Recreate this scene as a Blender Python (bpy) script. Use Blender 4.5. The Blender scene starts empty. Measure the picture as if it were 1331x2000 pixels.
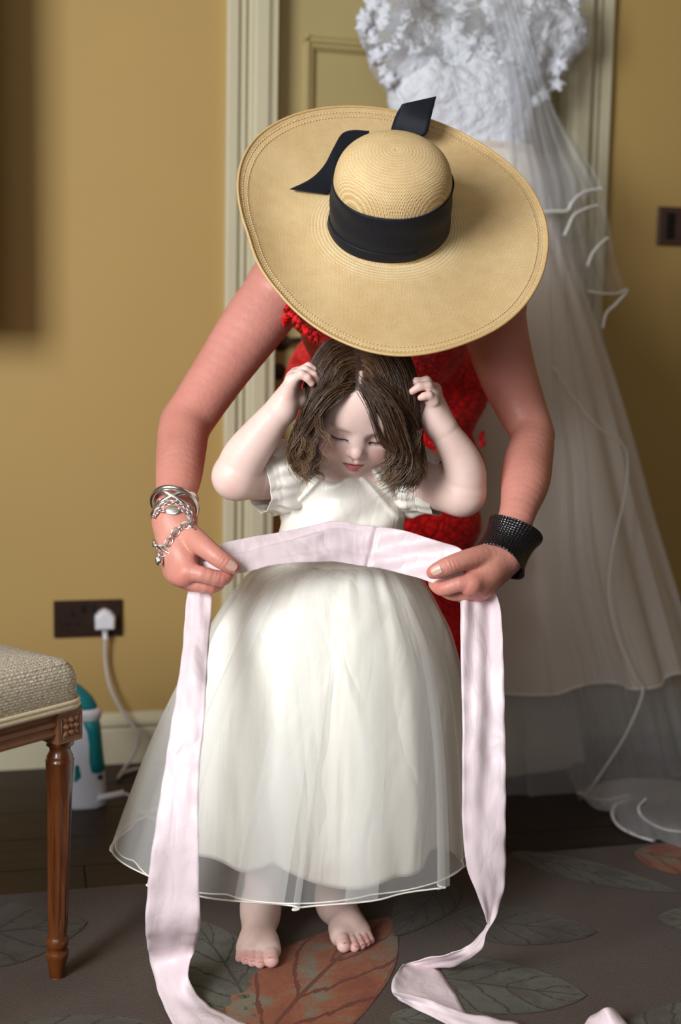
import bpy, math, random, numpy as np
from mathutils import Vector, Matrix
PI = math.pi
rng = np.random.default_rng(7)
random.seed(7)
sc = bpy.context.scene

# ------------------------------------------------------------------ camera
F_PX, CX, CY = 2500.0, 665.5, 1000.0
CAM_H, WALL_D = 0.93, 2.89
YAW, PITCH, ROLL = math.asin(0.242), math.atan(0.12), 0.019
cam_data = bpy.data.cameras.new('camera')
cam = bpy.data.objects.new('camera', cam_data)
sc.collection.objects.link(cam)
sc.camera = cam
cam_data.sensor_fit = 'VERTICAL'; cam_data.sensor_height = 36.0
cam_data.lens = 45.0; cam_data.clip_start = 0.05
cR0 = np.array([1., 0, 0]); cF = np.array([0, math.cos(PITCH), -math.sin(PITCH)])
cU0 = np.array([0, math.sin(PITCH), math.cos(PITCH)])
cR = math.cos(ROLL)*cR0 + math.sin(ROLL)*cU0
cU = -math.sin(ROLL)*cR0 + math.cos(ROLL)*cU0
cy_, sy_ = math.cos(YAW), math.sin(YAW)
M3 = np.array([[cy_, sy_, 0], [-sy_, cy_, 0], [0, 0, 1.]])      # room turned against the line of sight
CAMW = np.array([0, -WALL_D, 0.])
def vw(p):                                   # heading frame (right, forward, up) -> room
    return np.asarray(p, float) @ M3.T + CAMW
Rw, Uw, Fw = M3 @ cR, M3 @ cU, M3 @ cF
mw = Matrix.Identity(4)
for i in range(3):
    mw[i][0] = Rw[i]; mw[i][1] = Uw[i]; mw[i][2] = -Fw[i]
cp = vw([0, 0, CAM_H])
mw[0][3], mw[1][3], mw[2][3] = cp
cam.matrix_world = mw
cam_data.dof.use_dof = True
cam_data.dof.focus_distance = 1.93
cam_data.dof.aperture_fstop = 2.2

# ------------------------------------------------------------------ light and exposure
world = bpy.data.worlds.new('world'); sc.world = world
world.use_nodes = True
world.node_tree.nodes['Background'].inputs[0].default_value = (0.75, 0.85, 1.0, 1)
world.node_tree.nodes['Background'].inputs[1].default_value = 0.6
def area(name, loc, target, sx, sy, power, color):
    l = bpy.data.lights.new(name, 'AREA'); l.shape = 'RECTANGLE'; l.size = sx; l.size_y = sy
    l.energy = power; l.color = color
    o = bpy.data.objects.new(name, l); sc.collection.objects.link(o)
    o.location = loc
    o.rotation_euler = (Vector(target)-Vector(loc)).to_track_quat('-Z', 'Y').to_euler()
    return o
ROOM = dict(x0=-1.7, x1=2.7, y0=-5.2, y1=0.0, h=2.7)
area('window_daylight', (-1.66, -2.85, 1.62), (0.1, -1.75, 1.1), 1.15, 1.30, 70, (0.94, 0.965, 1.0))
area('front_fill', (-0.6, -5.1, 1.6), (-0.5, -4.0, 1.5), 1.5, 1.6, 9, (0.94, 0.965, 1.0))  # added weak fill lamp behind the camera
vs = sc.view_settings
vs.view_transform = 'Standard'; vs.look = 'None'; vs.gamma = 1.0; vs.use_curve_mapping = False
vs.exposure = 0.72
# ------------------------------------------------------------------ helpers: geometry in the heading frame
def P(px, py, v):                            # point of the scene at forward distance v
    x, y = (np.asarray(px, float)-CX)/F_PX, (CY-np.asarray(py, float))/F_PX
    d = cF + np.multiply.outer(x, cR) + np.multiply.outer(y, cU)
    return d*(np.asarray(v, float)/d[..., 1])[..., None] + np.array([0, 0, CAM_H])
def Pz(px, py, z):
    x, y = (px-CX)/F_PX, (CY-py)/F_PX
    d = cF + x*cR + y*cU
    return d*((z-CAM_H)/d[2]) + np.array([0, 0, CAM_H])
def Pw(px, py, yw=0.0):                      # point on a plane parallel to the back wall (room frame)
    x, y = (px-CX)/F_PX, (CY-py)/F_PX
    d = M3 @ (cF + x*cR + y*cU)
    c = vw([0, 0, CAM_H])
    return c + d*((yw-c[1])/d[1])
def nrm(a):
    a = np.asarray(a, float); return a/max(1e-12, np.linalg.norm(a))
def catmull(pts, n):
    pts = np.asarray(pts, float); k = len(pts)
    p = np.vstack([2*pts[0]-pts[1], pts, 2*pts[-1]-pts[-2]])
    t = np.linspace(0, k-1, n); i = np.minimum(t.astype(int), k-2); f = (t-i)[:, None]
    a, b, c, d = p[i], p[i+1], p[i+2], p[i+3]
    return 0.5*((2*b)+(-a+c)*f+(2*a-5*b+4*c-d)*f*f+(-a+3*b-3*c+d)*f**3)
ORG = {}
def link(o, parent=None):
    sc.collection.objects.link(o)
    if parent is not None: o.parent = parent
    return o
def tag(o, label=None, cat=None, group=None, kind=None):
    for k, v in (('label', label), ('category', cat), ('group', group), ('kind', kind)):
        if v: o[k] = v
    return o
def empty(name, base, label, cat, group=None, world_frame=False):
    o = bpy.data.objects.new(name, None); o.empty_display_size = 0.05
    b = np.asarray(base, float) if world_frame else vw(base)
    o.location = b; link(o); ORG[o.name] = b
    return tag(o, label, cat, group)
def mk(name, V, F, mat, parent=None, smooth=True, room=False, uv=None, col=None, base=None):
    V = np.asarray(V, float).reshape(-1, 3)
    W = V if room else vw(V)
    if parent is not None: org = ORG[parent.name]
    else:
        org = np.array([W[:, 0].mean(), W[:, 1].mean(), W[:, 2].min()]) if base is None else np.asarray(base, float)
    me = bpy.data.meshes.new(name)
    if isinstance(F, np.ndarray):
        n, k = F.shape
        me.vertices.add(len(W)); me.vertices.foreach_set('co', (W-org).astype(np.float32).ravel())
        me.loops.add(n*k); me.loops.foreach_set('vertex_index', F.astype(np.int32).ravel())
        me.polygons.add(n); me.polygons.foreach_set('loop_start', np.arange(0, n*k, k, dtype=np.int32))
        me.polygons.foreach_set('loop_total', np.full(n, k, dtype=np.int32))
        me.update(calc_edges=True); me.validate()
    else:
        me.from_pydata((W-org).tolist(), [], F); me.update()
    me.polygons.foreach_set('use_smooth', [smooth]*len(me.polygons))
    if uv is not None:
        l = me.uv_layers.new(name='UVMap')
        li = np.empty(len(me.loops), dtype=np.int32); me.loops.foreach_get('vertex_index', li)
        l.data.foreach_set('uv', np.asarray(uv, np.float32)[li].ravel())
    if col is not None:
        a = me.color_attributes.new('Col', 'FLOAT_COLOR', 'POINT')
        c = np.ones((len(W), 4), np.float32); c[:, :3] = col
        a.data.foreach_set('color', c.ravel())
    me.materials.append(mat)
    o = bpy.data.objects.new(name, me)
    if parent is None: o.location = org
    link(o, parent); ORG[o.name] = org
    return o
def solid(o, t, offset=0.0):
    m = o.modifiers.new('thick', 'SOLIDIFY'); m.thickness = t; m.offset = offset; return o
def bev(o, w=0.003, seg=2):
    m = o.modifiers.new('bevel', 'BEVEL'); m.width = w; m.segments = seg; m.limit_method = 'ANGLE'; return o
def sub(o, n=1):
    m = o.modifiers.new('sub', 'SUBSURF'); m.levels = n; m.render_levels = n; return o
def box(c, s, ax=None):                       # c centre, s full size, ax rows = axes
    ax = np.eye(3) if ax is None else np.asarray(ax, float)
    v = np.array([[i, j, k] for i in (-.5, .5) for j in (-.5, .5) for k in (-.5, .5)])*np.asarray(s, float)
    f = [(0, 1, 3, 2), (4, 6, 7, 5), (0, 4, 5, 1), (2, 3, 7, 6), (0, 2, 6, 4), (1, 5, 7, 3)]
    return v @ ax + np.asarray(c, float), f
def bx(x0, x1, y0, y1, z0, z1):
    return box(((x0+x1)/2, (y0+y1)/2, (z0+z1)/2), (x1-x0, y1-y0, z1-z0))
def merge(*parts):
    V, F, n = [], [], 0
    for v, f in parts:
        v = np.asarray(v); V.append(v); F += [tuple(int(i)+n for i in q) for q in f]; n += len(v)
    return np.vstack(V), F
def gridf(nu, nv, cu=False, cv=False):        # quads of a grid of nu x nv points (index u*nv+v)
    iu = np.arange(nu if cu else nu-1); iv = np.arange(nv if cv else nv-1)
    a, b = np.meshgrid(iu, iv, indexing='ij'); a, b = a.ravel(), b.ravel()
    a1, b1 = (a+1) % nu, (b+1) % nv
    return np.stack([a*nv+b, a1*nv+b, a1*nv+b1, a*nv+b1], 1)
def lathe(prof, c, ax=None, n=40, mod=None):  # prof (radius, height) pairs; ax rows: x, y, axis
    ax = np.eye(3) if ax is None else np.asarray(ax, float)
    prof = np.asarray(prof, float); th = np.linspace(0, 2*PI, n, endpoint=False)
    r = prof[:, 0][:, None]*np.ones(n); h = prof[:, 1][:, None]*np.ones(n)
    if mod is not None: r = mod(r, h, th[None, :])
    v = np.stack([r*np.cos(th), r*np.sin(th), h], -1).reshape(-1, 3) @ ax + np.asarray(c, float)
    F = [tuple(q) for q in gridf(len(prof), n, cv=True)]
    F.append(tuple(range(n))[::-1]); F.append(tuple(range((len(prof)-1)*n, len(prof)*n)))
    return v, F
def tube(pts, r, n=8, closed=False, cap=True, flat=1.0):
    pts = np.asarray(pts, float); m = len(pts)
    r = np.full(m, r) if np.isscalar(r) else np.asarray(r, float)
    T = np.roll(pts, -1, 0)-np.roll(pts, 1, 0)
    if not closed: T[0] = pts[1]-pts[0]; T[-1] = pts[-1]-pts[-2]
    T /= np.linalg.norm(T, axis=1)[:, None]+1e-12
    a = np.array([0, 0, 1.]) if abs(T[0, 2]) < .9 else np.array([1., 0, 0])
    N = np.empty_like(T); x = nrm(np.cross(T[0], a))
    for i in range(m):
        x = nrm(x - T[i]*np.dot(x, T[i])); N[i] = x
    B = np.cross(T, N); th = np.linspace(0, 2*PI, n, endpoint=False)
    V = pts[:, None, :]+r[:, None, None]*(np.cos(th)[None, :, None]*N[:, None, :]+flat*np.sin(th)[None, :, None]*B[:, None, :])
    F = [tuple(q) for q in gridf(m, n, cu=closed, cv=True)]
    if cap and not closed: F.append(tuple(range(n))[::-1]); F.append(tuple(range((m-1)*n, m*n)))
    return V.reshape(-1, 3), F
def frame_from(z, x):                          # rows x, y, z
    z = nrm(z); x = nrm(np.asarray(x, float)-z*np.dot(x, z)); return np.array([x, np.cross(z, x), z])

# ------------------------------------------------------------------ implicit surfaces (blended tapered limbs) meshed by surface nets
def cone(a, b, ra, rb, k=.01): return ('c', np.asarray(a, float), np.asarray(b, float), ra, rb, k, 1)
def ball(c, r, k=.01): return ('c', np.asarray(c, float), np.asarray(c, float)+[0, 0, 1e-5], r, r, k, 1)
def ell(c, r, R=None, k=.01, s=1): return ('e', np.asarray(c, float), np.asarray(r, float), np.eye(3) if R is None else np.asarray(R, float), 0, k, s)
def cut(q): return q[:6]+(-1,)
def chain(pts, rs, k=.006): return [cone(pts[i], pts[i+1], rs[i], rs[i+1], k) for i in range(len(pts)-1)]
def limb(pts, rs, per=5, k=.0015, first=.02):
    q = catmull([[*p, r] for p, r in zip(pts, rs)], (len(pts)-1)*per+1)
    out = [cone(q[i, :3], q[i+1, :3], q[i, 3], q[i+1, 3], k) for i in range(len(q)-1)]
    out[0] = out[0][:5]+(first,)+out[0][6:]
    return out
def place(prims, C, R, s=1.0):                 # R rows = local axes in the heading frame
    out = []
    for q in prims:
        if q[0] == 'c': out.append(('c', q[1]*s@R+C, q[2]*s@R+C, q[3]*s, q[4]*s, q[5]*s, q[6]))
        else: out.append(('e', q[1]*s@R+C, q[2]*s, q[3]@R, 0, q[5]*s, q[6]))
    return out
def pd(q, X):
    if q[0] == 'c':
        a, b = q[1].astype(np.float32), q[2].astype(np.float32); ba = b-a; pa = X-a
        t = np.clip(pa@ba/np.float32(ba@ba), 0, 1)
        e = pa-t[:, None]*ba
        return np.sqrt(np.einsum('ij,ij->i', e, e))-(np.float32(q[3])+t*np.float32(q[4]-q[3]))
    p = (X-q[1].astype(np.float32))@q[3].T.astype(np.float32); r = q[2].astype(np.float32)
    a = p/r; k0 = np.sqrt(np.einsum('ij,ij->i', a, a))+1e-9; a = a/r
    k1 = np.sqrt(np.einsum('ij,ij->i', a, a))+1e-9
    return k0*(k0-1)/k1
def comb(d, e, k, s):
    if s > 0:
        if d is None: return e
        h = np.maximum(k-np.abs(d-e), 0)/k
        return np.minimum(d, e)-h*h*k*np.float32(.25)
    h = np.maximum(k-np.abs(d+e), 0)/k
    return np.maximum(d, -e)+h*h*k*np.float32(.25)
def field(prims, X):
    X = np.asarray(X, np.float32); d = None
    for q in prims: d = comb(d, pd(q, X), np.float32(q[5]), q[6])
    return d
def grad(prims, X, e=.001):
    g = np.stack([field(prims, X+np.eye(3)[i]*e)-field(prims, X-np.eye(3)[i]*e) for i in range(3)], 1)
    return g/(np.linalg.norm(g, axis=1)[:, None]+1e-9)
def surfnet(prims, h, lo=None, hi=None, disp=None, pad=.012):
    N = 12; Bk = N*h
    if lo is None:
        L, H = [], []
        for q in prims:
            if q[6] < 0: continue
            if q[0] == 'c': r = max(q[3], q[4]); L.append(np.minimum(q[1], q[2])-r); H.append(np.maximum(q[1], q[2])+r)
            else: r = max(q[2]); L.append(q[1]-r); H.append(q[1]+r)
        lo = np.min(L, 0)-pad; hi = np.max(H, 0)+pad
    lo = np.asarray(lo, float); hi = np.asarray(hi, float)
    nb = np.ceil((hi-lo)/Bk).astype(int)
    I = np.stack(np.meshgrid(*[np.arange(n) for n in nb], indexing='ij'), -1).reshape(-1, 3)
    Cn = (lo+(I+.5)*Bk).astype(np.float32)
    D = np.stack([pd(q, Cn) for q in prims]); d = None
    for q, e in zip(prims, D): d = comb(d, e, np.float32(q[5]), q[6])
    R = Bk*.87
    act = np.where(np.abs(d) < R+pad+.6*np.abs(0))[0]
    g = np.arange(N+1); gx, gy, gz = np.meshgrid(g, g, g, indexing='ij')
    base = np.stack([gx, gy, gz], -1).reshape(-1, 3).astype(np.float32)*np.float32(h)
    S = (nb*N+2).astype(np.int64)
    key = lambda a: (a[:, 0]*S[1]+a[:, 1])*S[2]+a[:, 2]
    CK, CV, CI, Q = [], [], [], []
    sg = np.array([q[6] for q in prims]); kk = np.array([q[5] for q in prims])
    for b in act:
        sel = np.where(np.where(sg > 0, D[:, b] < max(d[b], 0)+2*R+kk, D[:, b] < R+kk+pad))[0]
        pl = [prims[i] for i in sel]
        while pl and pl[0][6] < 0: pl = pl[1:]
        if not pl: continue
        o = lo+I[b]*Bk; X = base+o.astype(np.float32)
        f = field(pl, X)
        if disp is not None: f = f+disp(X)
        f = f.reshape(N+1, N+1, N+1); s = f < 0
        if s.all() or not s.any(): continue
        cs = [(i, j, k) for i in (0, 1) for j in (0, 1) for k in (0, 1)]
        c = np.stack([f[i:N+i, j:N+j, k:N+k] for i, j, k in cs], -1)
        m = (c < 0); mm = m.any(-1) & ~m.all(-1)
        idx = np.argwhere(mm)
        gi = idx+I[b]*N+1
        CK.append(key(gi)); CV.append(c[mm]); CI.append(gi)
        for ax in range(3):
            sl0 = [slice(0, N)]*3; sl1 = [slice(0, N)]*3; sl1[ax] = slice(1, N+1)
            s0, s1 = s[tuple(sl0)], s[tuple(sl1)]
            e = np.argwhere(s0 != s1)
            if not len(e): continue
            ss = s0[s0 != s1]; e = e+I[b]*N+1
            u, w = (ax+1) % 3, (ax+2) % 3
            du = np.zeros(3, int); du[u] = 1; dw = np.zeros(3, int); dw[w] = 1
            q = np.stack([key(e-du-dw), key(e-dw), key(e), key(e-du)], 1)
            q[~ss] = q[~ss][:, ::-1]
            Q.append(q)
    CK = np.concatenate(CK); CV = np.concatenate(CV); CI = np.concatenate(CI); Q = np.concatenate(Q)
    cs = np.array([(i, j, k) for i in (0, 1) for j in (0, 1) for k in (0, 1)], float)
    acc = np.zeros((len(CK), 3)); cnt = np.zeros(len(CK))
    for i in range(8):
        for ax in range(3):
            if cs[i, ax] == 1: continue
            j = i+(4, 2, 1)[ax]
            m = (CV[:, i] < 0) != (CV[:, j] < 0)
            t = CV[m, i]/(CV[m, i]-CV[m, j])
            p = np.tile(cs[i], (m.sum(), 1)); p[:, ax] += t
            acc[m] += p; cnt[m] += 1
    V = lo+(CI-1+acc/cnt[:, None])*h
    o = np.argsort(CK); sk = CK[o]
    qi = np.clip(np.searchsorted(sk, Q), 0, len(sk)-1)
    ok = (sk[qi] == Q).all(1)
    return V, o[qi[ok]].astype(np.int64)

# ------------------------------------------------------------------ materials
def srgb(r, g, b):
    f = lambda c: (c/255/12.92 if c/255 <= .04045 else ((c/255+.055)/1.055)**2.4)
    return (f(r), f(g), f(b), 1)
class NT:
    def __init__(s, name):
        s.m = bpy.data.materials.new(name); s.m.use_nodes = True; s.t = s.m.node_tree
        s.b = s.t.nodes['Principled BSDF']; s.out = s.t.nodes['Material Output']
    def n(s, typ, **kw):
        nd = s.t.nodes.new(typ)
        for k, v in kw.items():
            if k.startswith('i_'):
                key = k[2:]; key = int(key) if key.isdigit() else key.replace('_', ' ')
                nd.inputs[key].default_value = v
            else: setattr(nd, k, v)
        return nd
    def l(s, a, b): s.t.links.new(a, b)
    def set(s, **kw):
        for k, v in kw.items(): s.b.inputs[k.replace('_', ' ')].default_value = v
        return s
    def coord(s, kind='Object', scale=(1, 1, 1), rot=(0, 0, 0), loc=(0, 0, 0)):
        tc = s.n('ShaderNodeTexCoord'); mp = s.n('ShaderNodeMapping')
        mp.inputs['Scale'].default_value = scale; mp.inputs['Rotation'].default_value = rot; mp.inputs['Location'].default_value = loc
        s.l(tc.outputs[kind], mp.inputs[0]); return mp.outputs[0]
    def noise(s, vec, scale, detail=4, rough=.5, dist=0):
        nd = s.n('ShaderNodeTexNoise'); nd.inputs['Scale'].default_value = scale; nd.inputs['Detail'].default_value = detail
        nd.inputs['Roughness'].default_value = rough; nd.inputs['Distortion'].default_value = dist
        s.l(vec, nd.inputs['Vector']); return nd.outputs['Fac']
    def ramp(s, fac, stops, interp='LINEAR'):
        r = s.n('ShaderNodeValToRGB'); r.color_ramp.interpolation = interp
        e = r.color_ramp.elements
        while len(e) < len(stops): e.new(.5)
        for i, (p, c) in enumerate(stops):
            e[i].position = p; e[i].color = c if len(c) == 4 else (*c, 1)
        s.l(fac, r.inputs[0]); return r.outputs[0]
    def math(s, op, a, b=None, clamp=False):
        nd = s.n('ShaderNodeMath', operation=op); nd.use_clamp = clamp
        for i, x in enumerate((a, b)):
            if x is None: continue
            if isinstance(x, (int, float)): nd.inputs[i].default_value = x
            else: s.l(x, nd.inputs[i])
        return nd.outputs[0]
    def mix(s, fac, a, b, mode='MIX'):
        nd = s.n('ShaderNodeMix', data_type='RGBA', blend_type=mode)
        for sock, x in ((nd.inputs[0], fac), (nd.inputs[6], a), (nd.inputs[7], b)):
            if isinstance(x, (int, float, tuple)): sock.default_value = x
            else: s.l(x, sock)
        return nd.outputs[2]
    def color(s, sock): s.l(sock, s.b.inputs['Base Color']); return s
    def bump(s, h, strength=.3, dist=.002):
        nd = s.n('ShaderNodeBump'); nd.inputs['Strength'].default_value = strength; nd.inputs['Distance'].default_value = dist
        s.l(h, nd.inputs['Height']); s.l(nd.outputs[0], s.b.inputs['Normal']); return nd
def plain(name, rgb, rough=.5, metal=0., spec=.5, var=.06, vs_=40, bmp=0., **kw):
    t = NT(name); t.set(Roughness=rough, Metallic=metal); t.b.inputs['Specular IOR Level'].default_value = spec
    for k, v in kw.items(): t.b.inputs[k.replace('_', ' ')].default_value = v
    c = srgb(*rgb); co = t.coord()
    n = t.noise(co, vs_, 5)
    lo = tuple(x*(1-var) for x in c[:3])+(1,); hi = tuple(min(1, x*(1+var)) for x in c[:3])+(1,)
    t.color(t.ramp(n, [(.3, lo), (.7, hi)]))
    if bmp: t.bump(n, bmp, .001)
    return t.m
# ------------------------------------------------------------------ the setting
def wall_mat():
    t = NT('ochre_wall_paint'); t.set(Roughness=.62); t.b.inputs['Specular IOR Level'].default_value = .25
    co = t.coord('Object'); n = t.noise(co, 1.3, 3); f = t.noise(co, 260, 3)
    t.color(t.ramp(n, [(.3, srgb(178, 148, 90)), (.7, srgb(185, 154, 95))]))
    t.bump(f, .12, .001); return t.m
M_wall = wall_mat()
M_trim = plain('cream_gloss_paint', (204, 196, 166), .34, var=.02, vs_=6)
M_door = plain('cream_door_paint', (176, 158, 108), .4, var=.02, vs_=5)
M_ceil = plain('ceiling_paint', (176, 168, 148), .8, var=.01)
M_wall2 = plain('dark_unseen_walls', (112, 90, 62), .7, var=.04, vs_=2)  # walls out of view, coloured dark to cut bounced light
M_bronze = plain('dark_bronze', (62, 44, 36), .38, .6, var=.1, vs_=30)
M_black = plain('black_plastic', (12, 11, 12), .35)
R = ROOM; WT = .12
gx0 = Pw(544, 60, -.026)[0]-.012; CAS = gx0-Pw(443, 60, -.010)[0]; gx1 = Pw(1199, 30, -.010)[0]-CAS           # door opening between the casings
DH = 1.98
def setting(name, VF, mat, **kw):
    o = mk(name, VF[0], VF[1], mat, room=True, smooth=False, **kw); return tag(o, kind='structure')
o = setting('wall_back', merge(bx(R['x0'], gx0, 0, WT, 0, R['h']), bx(gx1, R['x1'], 0, WT, 0, R['h']), bx(gx0, gx1, 0, WT, DH, R['h'])), M_wall)
setting('ceiling', bx(R['x0'], R['x1'], R['y0'], WT, R['h'], R['h']+.1), M_ceil)
wy0, wy1, wz0, wz1 = -3.55, -2.15, .90, 2.35                          # window in the left wall
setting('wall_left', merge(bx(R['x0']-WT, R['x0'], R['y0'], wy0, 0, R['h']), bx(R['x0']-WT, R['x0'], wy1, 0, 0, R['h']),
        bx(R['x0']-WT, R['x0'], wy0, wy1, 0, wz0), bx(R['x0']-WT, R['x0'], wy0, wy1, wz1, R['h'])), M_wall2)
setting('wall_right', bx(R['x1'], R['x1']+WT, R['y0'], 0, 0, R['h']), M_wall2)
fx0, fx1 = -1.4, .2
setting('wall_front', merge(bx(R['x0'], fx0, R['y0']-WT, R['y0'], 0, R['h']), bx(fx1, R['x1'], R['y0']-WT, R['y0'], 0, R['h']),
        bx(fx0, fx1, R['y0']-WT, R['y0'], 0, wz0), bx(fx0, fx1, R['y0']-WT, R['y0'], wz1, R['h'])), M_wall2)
def window(name, axis, a0, a1, pos):
    B = []
    def q(u0, u1, z0, z1):
        B.append(bx(pos-.03, pos+.03, u0, u1, z0, z1) if axis == 'y' else bx(u0, u1, pos-.03, pos+.03, z0, z1))
    w = .06
    q(a0, a0+w, wz0, wz1); q(a1-w, a1, wz0, wz1); q(a0+w, a1-w, wz0, wz0+w); q(a0+w, a1-w, wz1-w, wz1)
    q((a0+a1)/2-.02, (a0+a1)/2+.02, wz0+w, wz1-w)
    setting(name, merge(*B), M_trim)
window('window_1', 'y', wy0, wy1, R['x0']-.07)
window('fill_window', 'x', fx0, fx1, R['y0']-.07)  # unseen window added to go with the front fill lamp

# boards
def board_mat():
    t = NT('dark_oak_boards'); t.set(Roughness=.5); t.b.inputs['Specular IOR Level'].default_value = .35
    co = t.coord('Object', (1.2, 14, 14)); n = t.noise(co, 3.5, 6, .6, .8); g = t.noise(co, 18, 4)
    oi = t.n('ShaderNodeObjectInfo')
    c = t.ramp(n, [(.3, srgb(26, 16, 10)), (.55, srgb(44, 28, 18)), (.75, srgb(58, 38, 24))])
    v = t.ramp(oi.outputs['Random'], [(0, (.75, .72, .7, 1)), (1, (1.15, 1.1, 1.05, 1))])
    t.color(t.mix(1., c, v, 'MULTIPLY')); t.bump(g, .15, .001); return t.m
M_board = board_mat()
floor = setting('floor', bx(R['x0'], R['x1'], R['y0'], WT, -.12, -.016), plain('subfloor', (28, 20, 15), .9))
plank_me = None
def plank(x0, x1, y0, y1):
    v, f = bx(x0+.0008, x1-.0008, y0+.0012, y1-.0012, -.016, 0)
    o = mk('plank', v, f, M_board, parent=floor, room=True, smooth=False); bev(o, .0012, 1)
y = 0.0; r = 0
while y > R['y0']+.01:
    w = .15; y2 = max(y-w, R['y0']); xs = [R['x0']]
    x = R['x0']+[.7, 1.5, 1.1, .4, 1.8][r % 5]
    while x < R['x1']-.25: xs.append(x); x += 1.9
    xs.append(R['x1'])
    for a, b in zip(xs[:-1], xs[1:]): plank(a, b, y2, y)
    y = y2; r += 1

# skirting
def extrude_prof(prof, p0, p1, out, up):       # prof (out, up) swept from p0 to p1
    p0, p1, out, up = map(lambda a: np.asarray(a, float), (p0, p1, out, up)); n = len(prof)
    V = [p+out*a+up*b for p in (p0, p1) for a, b in prof]
    F = [(i, (i+1) % n, n+(i+1) % n, n+i) for i in range(n)]+[tuple(range(n))[::-1], tuple(range(n, 2*n))]
    return np.array(V), F
SK = [(0, 0), (.019, 0), (.019, .078), (.016, .082), (.018, .086), (.022, .092), (.021, .099), (.014, .104), (.010, .109), (.008, .115), (0, .117)]
setting('baseboard_back_left', extrude_prof(SK, (R['x0'], 0, 0), (gx0-CAS, 0, 0), (0, -1, 0), (0, 0, 1)), M_trim)
setting('baseboard_back_right', extrude_prof(SK, (gx1+CAS, 0, 0), (R['x1'], 0, 0), (0, -1, 0), (0, 0, 1)), M_trim)
setting('baseboard_left', extrude_prof(SK, (R['x0'], R['y0'], 0), (R['x0'], 0, 0), (1, 0, 0), (0, 0, 1)), M_trim)
setting('baseboard_right', extrude_prof(SK, (R['x1'], R['y0'], 0), (R['x1'], 0, 0), (-1, 0, 0), (0, 0, 1)), M_trim)
# door casing
CP = [(0, 0), (.020, 0), (.024, .006), (.024, .030), (.012, .034), (.013, .039), (.023, .043), (.024, .050), (.013, .055), (.014, .066),
      (.024, .071), (.034, .074), (.036, .078), (.036, .112), (.030, .117), (.028, .124), (0, .124)]
CP = [(a, b*CAS/.124) for a, b in CP]
casing = tag(bpy.data.objects.new('trim_1', None), kind='structure'); casing.location = (gx0, 0, 0); link(casing); ORG['trim_1'] = np.array([gx0, 0, 0.])
def cas(name, VF): return mk(name, VF[0], VF[1], M_trim, parent=casing, room=True, smooth=False)
cas('door_casing', extrude_prof(CP, (gx0-CAS, 0, 0), (gx0-CAS, 0, DH), (0, -1, 0), (1, 0, 0)))
cas('door_casing', extrude_prof(CP, (gx1+CAS, 0, 0), (gx1+CAS, 0, DH), (0, -1, 0), (-1, 0, 0)))
cas('door_casing', extrude_prof(CP, (gx0-CAS, 0, DH+CAS), (gx1+CAS, 0, DH+CAS), (0, -1, 0), (0, 0, -1)))
cas('door_jamb', bx(gx0-.001, gx0+.012, -.026, WT, 0, DH)); cas('door_jamb', bx(gx1-.012, gx1+.001, -.026, WT, 0, DH))
cas('door_jamb', bx(gx0+.012, gx1-.012, -.026, WT, DH-.012, DH+.001))
# door leaf
door = tag(bpy.data.objects.new('door_1', None), kind='structure'); DY = .035
door.location = (gx1, DY, 0); link(door); ORG['door_1'] = np.array([gx1, DY, 0.])
dx0, dx1 = gx0+.014, gx1-.014
st = .066; pan = [(.22, .74), (.86, 1.652)]
B = [bx(dx0, dx0+st, DY, DY+.04, .006, DH-.014), bx(dx1-st, dx1, DY, DY+.04, .006, DH-.014)]
zs = [.006]+[z for p in pan for z in p]+[DH-.014]
for i in range(0, len(zs), 2): B.append(bx(dx0+st, dx1-st, DY, DY+.04, zs[i], zs[i+1]))
v, f = merge(*B); mk('door_frame', v, f, M_door, parent=door, room=True, smooth=False)
MP = [(.0, 0), (.004, .004), (.009, .008), (.009, .014), (.002, .019), (.001, .024), (-.012, .032), (-.012, 0)]
for z0, z1 in pan:
    v, f = bx(dx0+st, dx1-st, DY+.014, DY+.028, z0, z1); mk('door_panel', v, f, M_door, parent=door, room=True, smooth=False)
    a, b = dx0+st, dx1-st
    q = [extrude_prof(MP, (a, DY, z0), (a, DY, z1), (0, -1, 0), (1, 0, 0)), extrude_prof(MP, (b, DY, z0), (b, DY, z1), (0, -1, 0), (-1, 0, 0)),
         extrude_prof(MP, (a, DY, z0), (b, DY, z0), (0, -1, 0), (0, 0, 1)), extrude_prof(MP, (a, DY, z1), (b, DY, z1), (0, -1, 0), (0, 0, -1))]
    v, f = merge(*q); mk('panel_moulding', v, f, M_door, parent=door, room=True, smooth=False)
hp = Pw(549, 668, DY); AXD = frame_from((0, -1, 0), (1, 0, 0))
v, f = lathe([(.001, 0), (.021, 0), (.021, .004), (.017, .008), (.009, .010), (.008, .035), (.001, .036)], hp, AXD, 32)
hnd = mk('door_handle', v, f, M_bronze, parent=door, room=True)
pts = catmull([hp+[0, -.034, 0], hp+[.03, -.038, .004], hp+[.065, -.038, .006], hp+[.105, -.036, .001]], 16)
v, f = tube(pts, np.linspace(.008, .006, 16)); mk('lever', v, f, M_bronze, parent=hnd, room=True)
kp = Pw(544, 726, DY)
v, f = lathe([(.001, 0), (.019, 0), (.019, .004), (.015, .006), (.001, .007)], kp, AXD, 28)
mk('keyhole_cover', v, f, M_bronze, parent=door, room=True)

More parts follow.
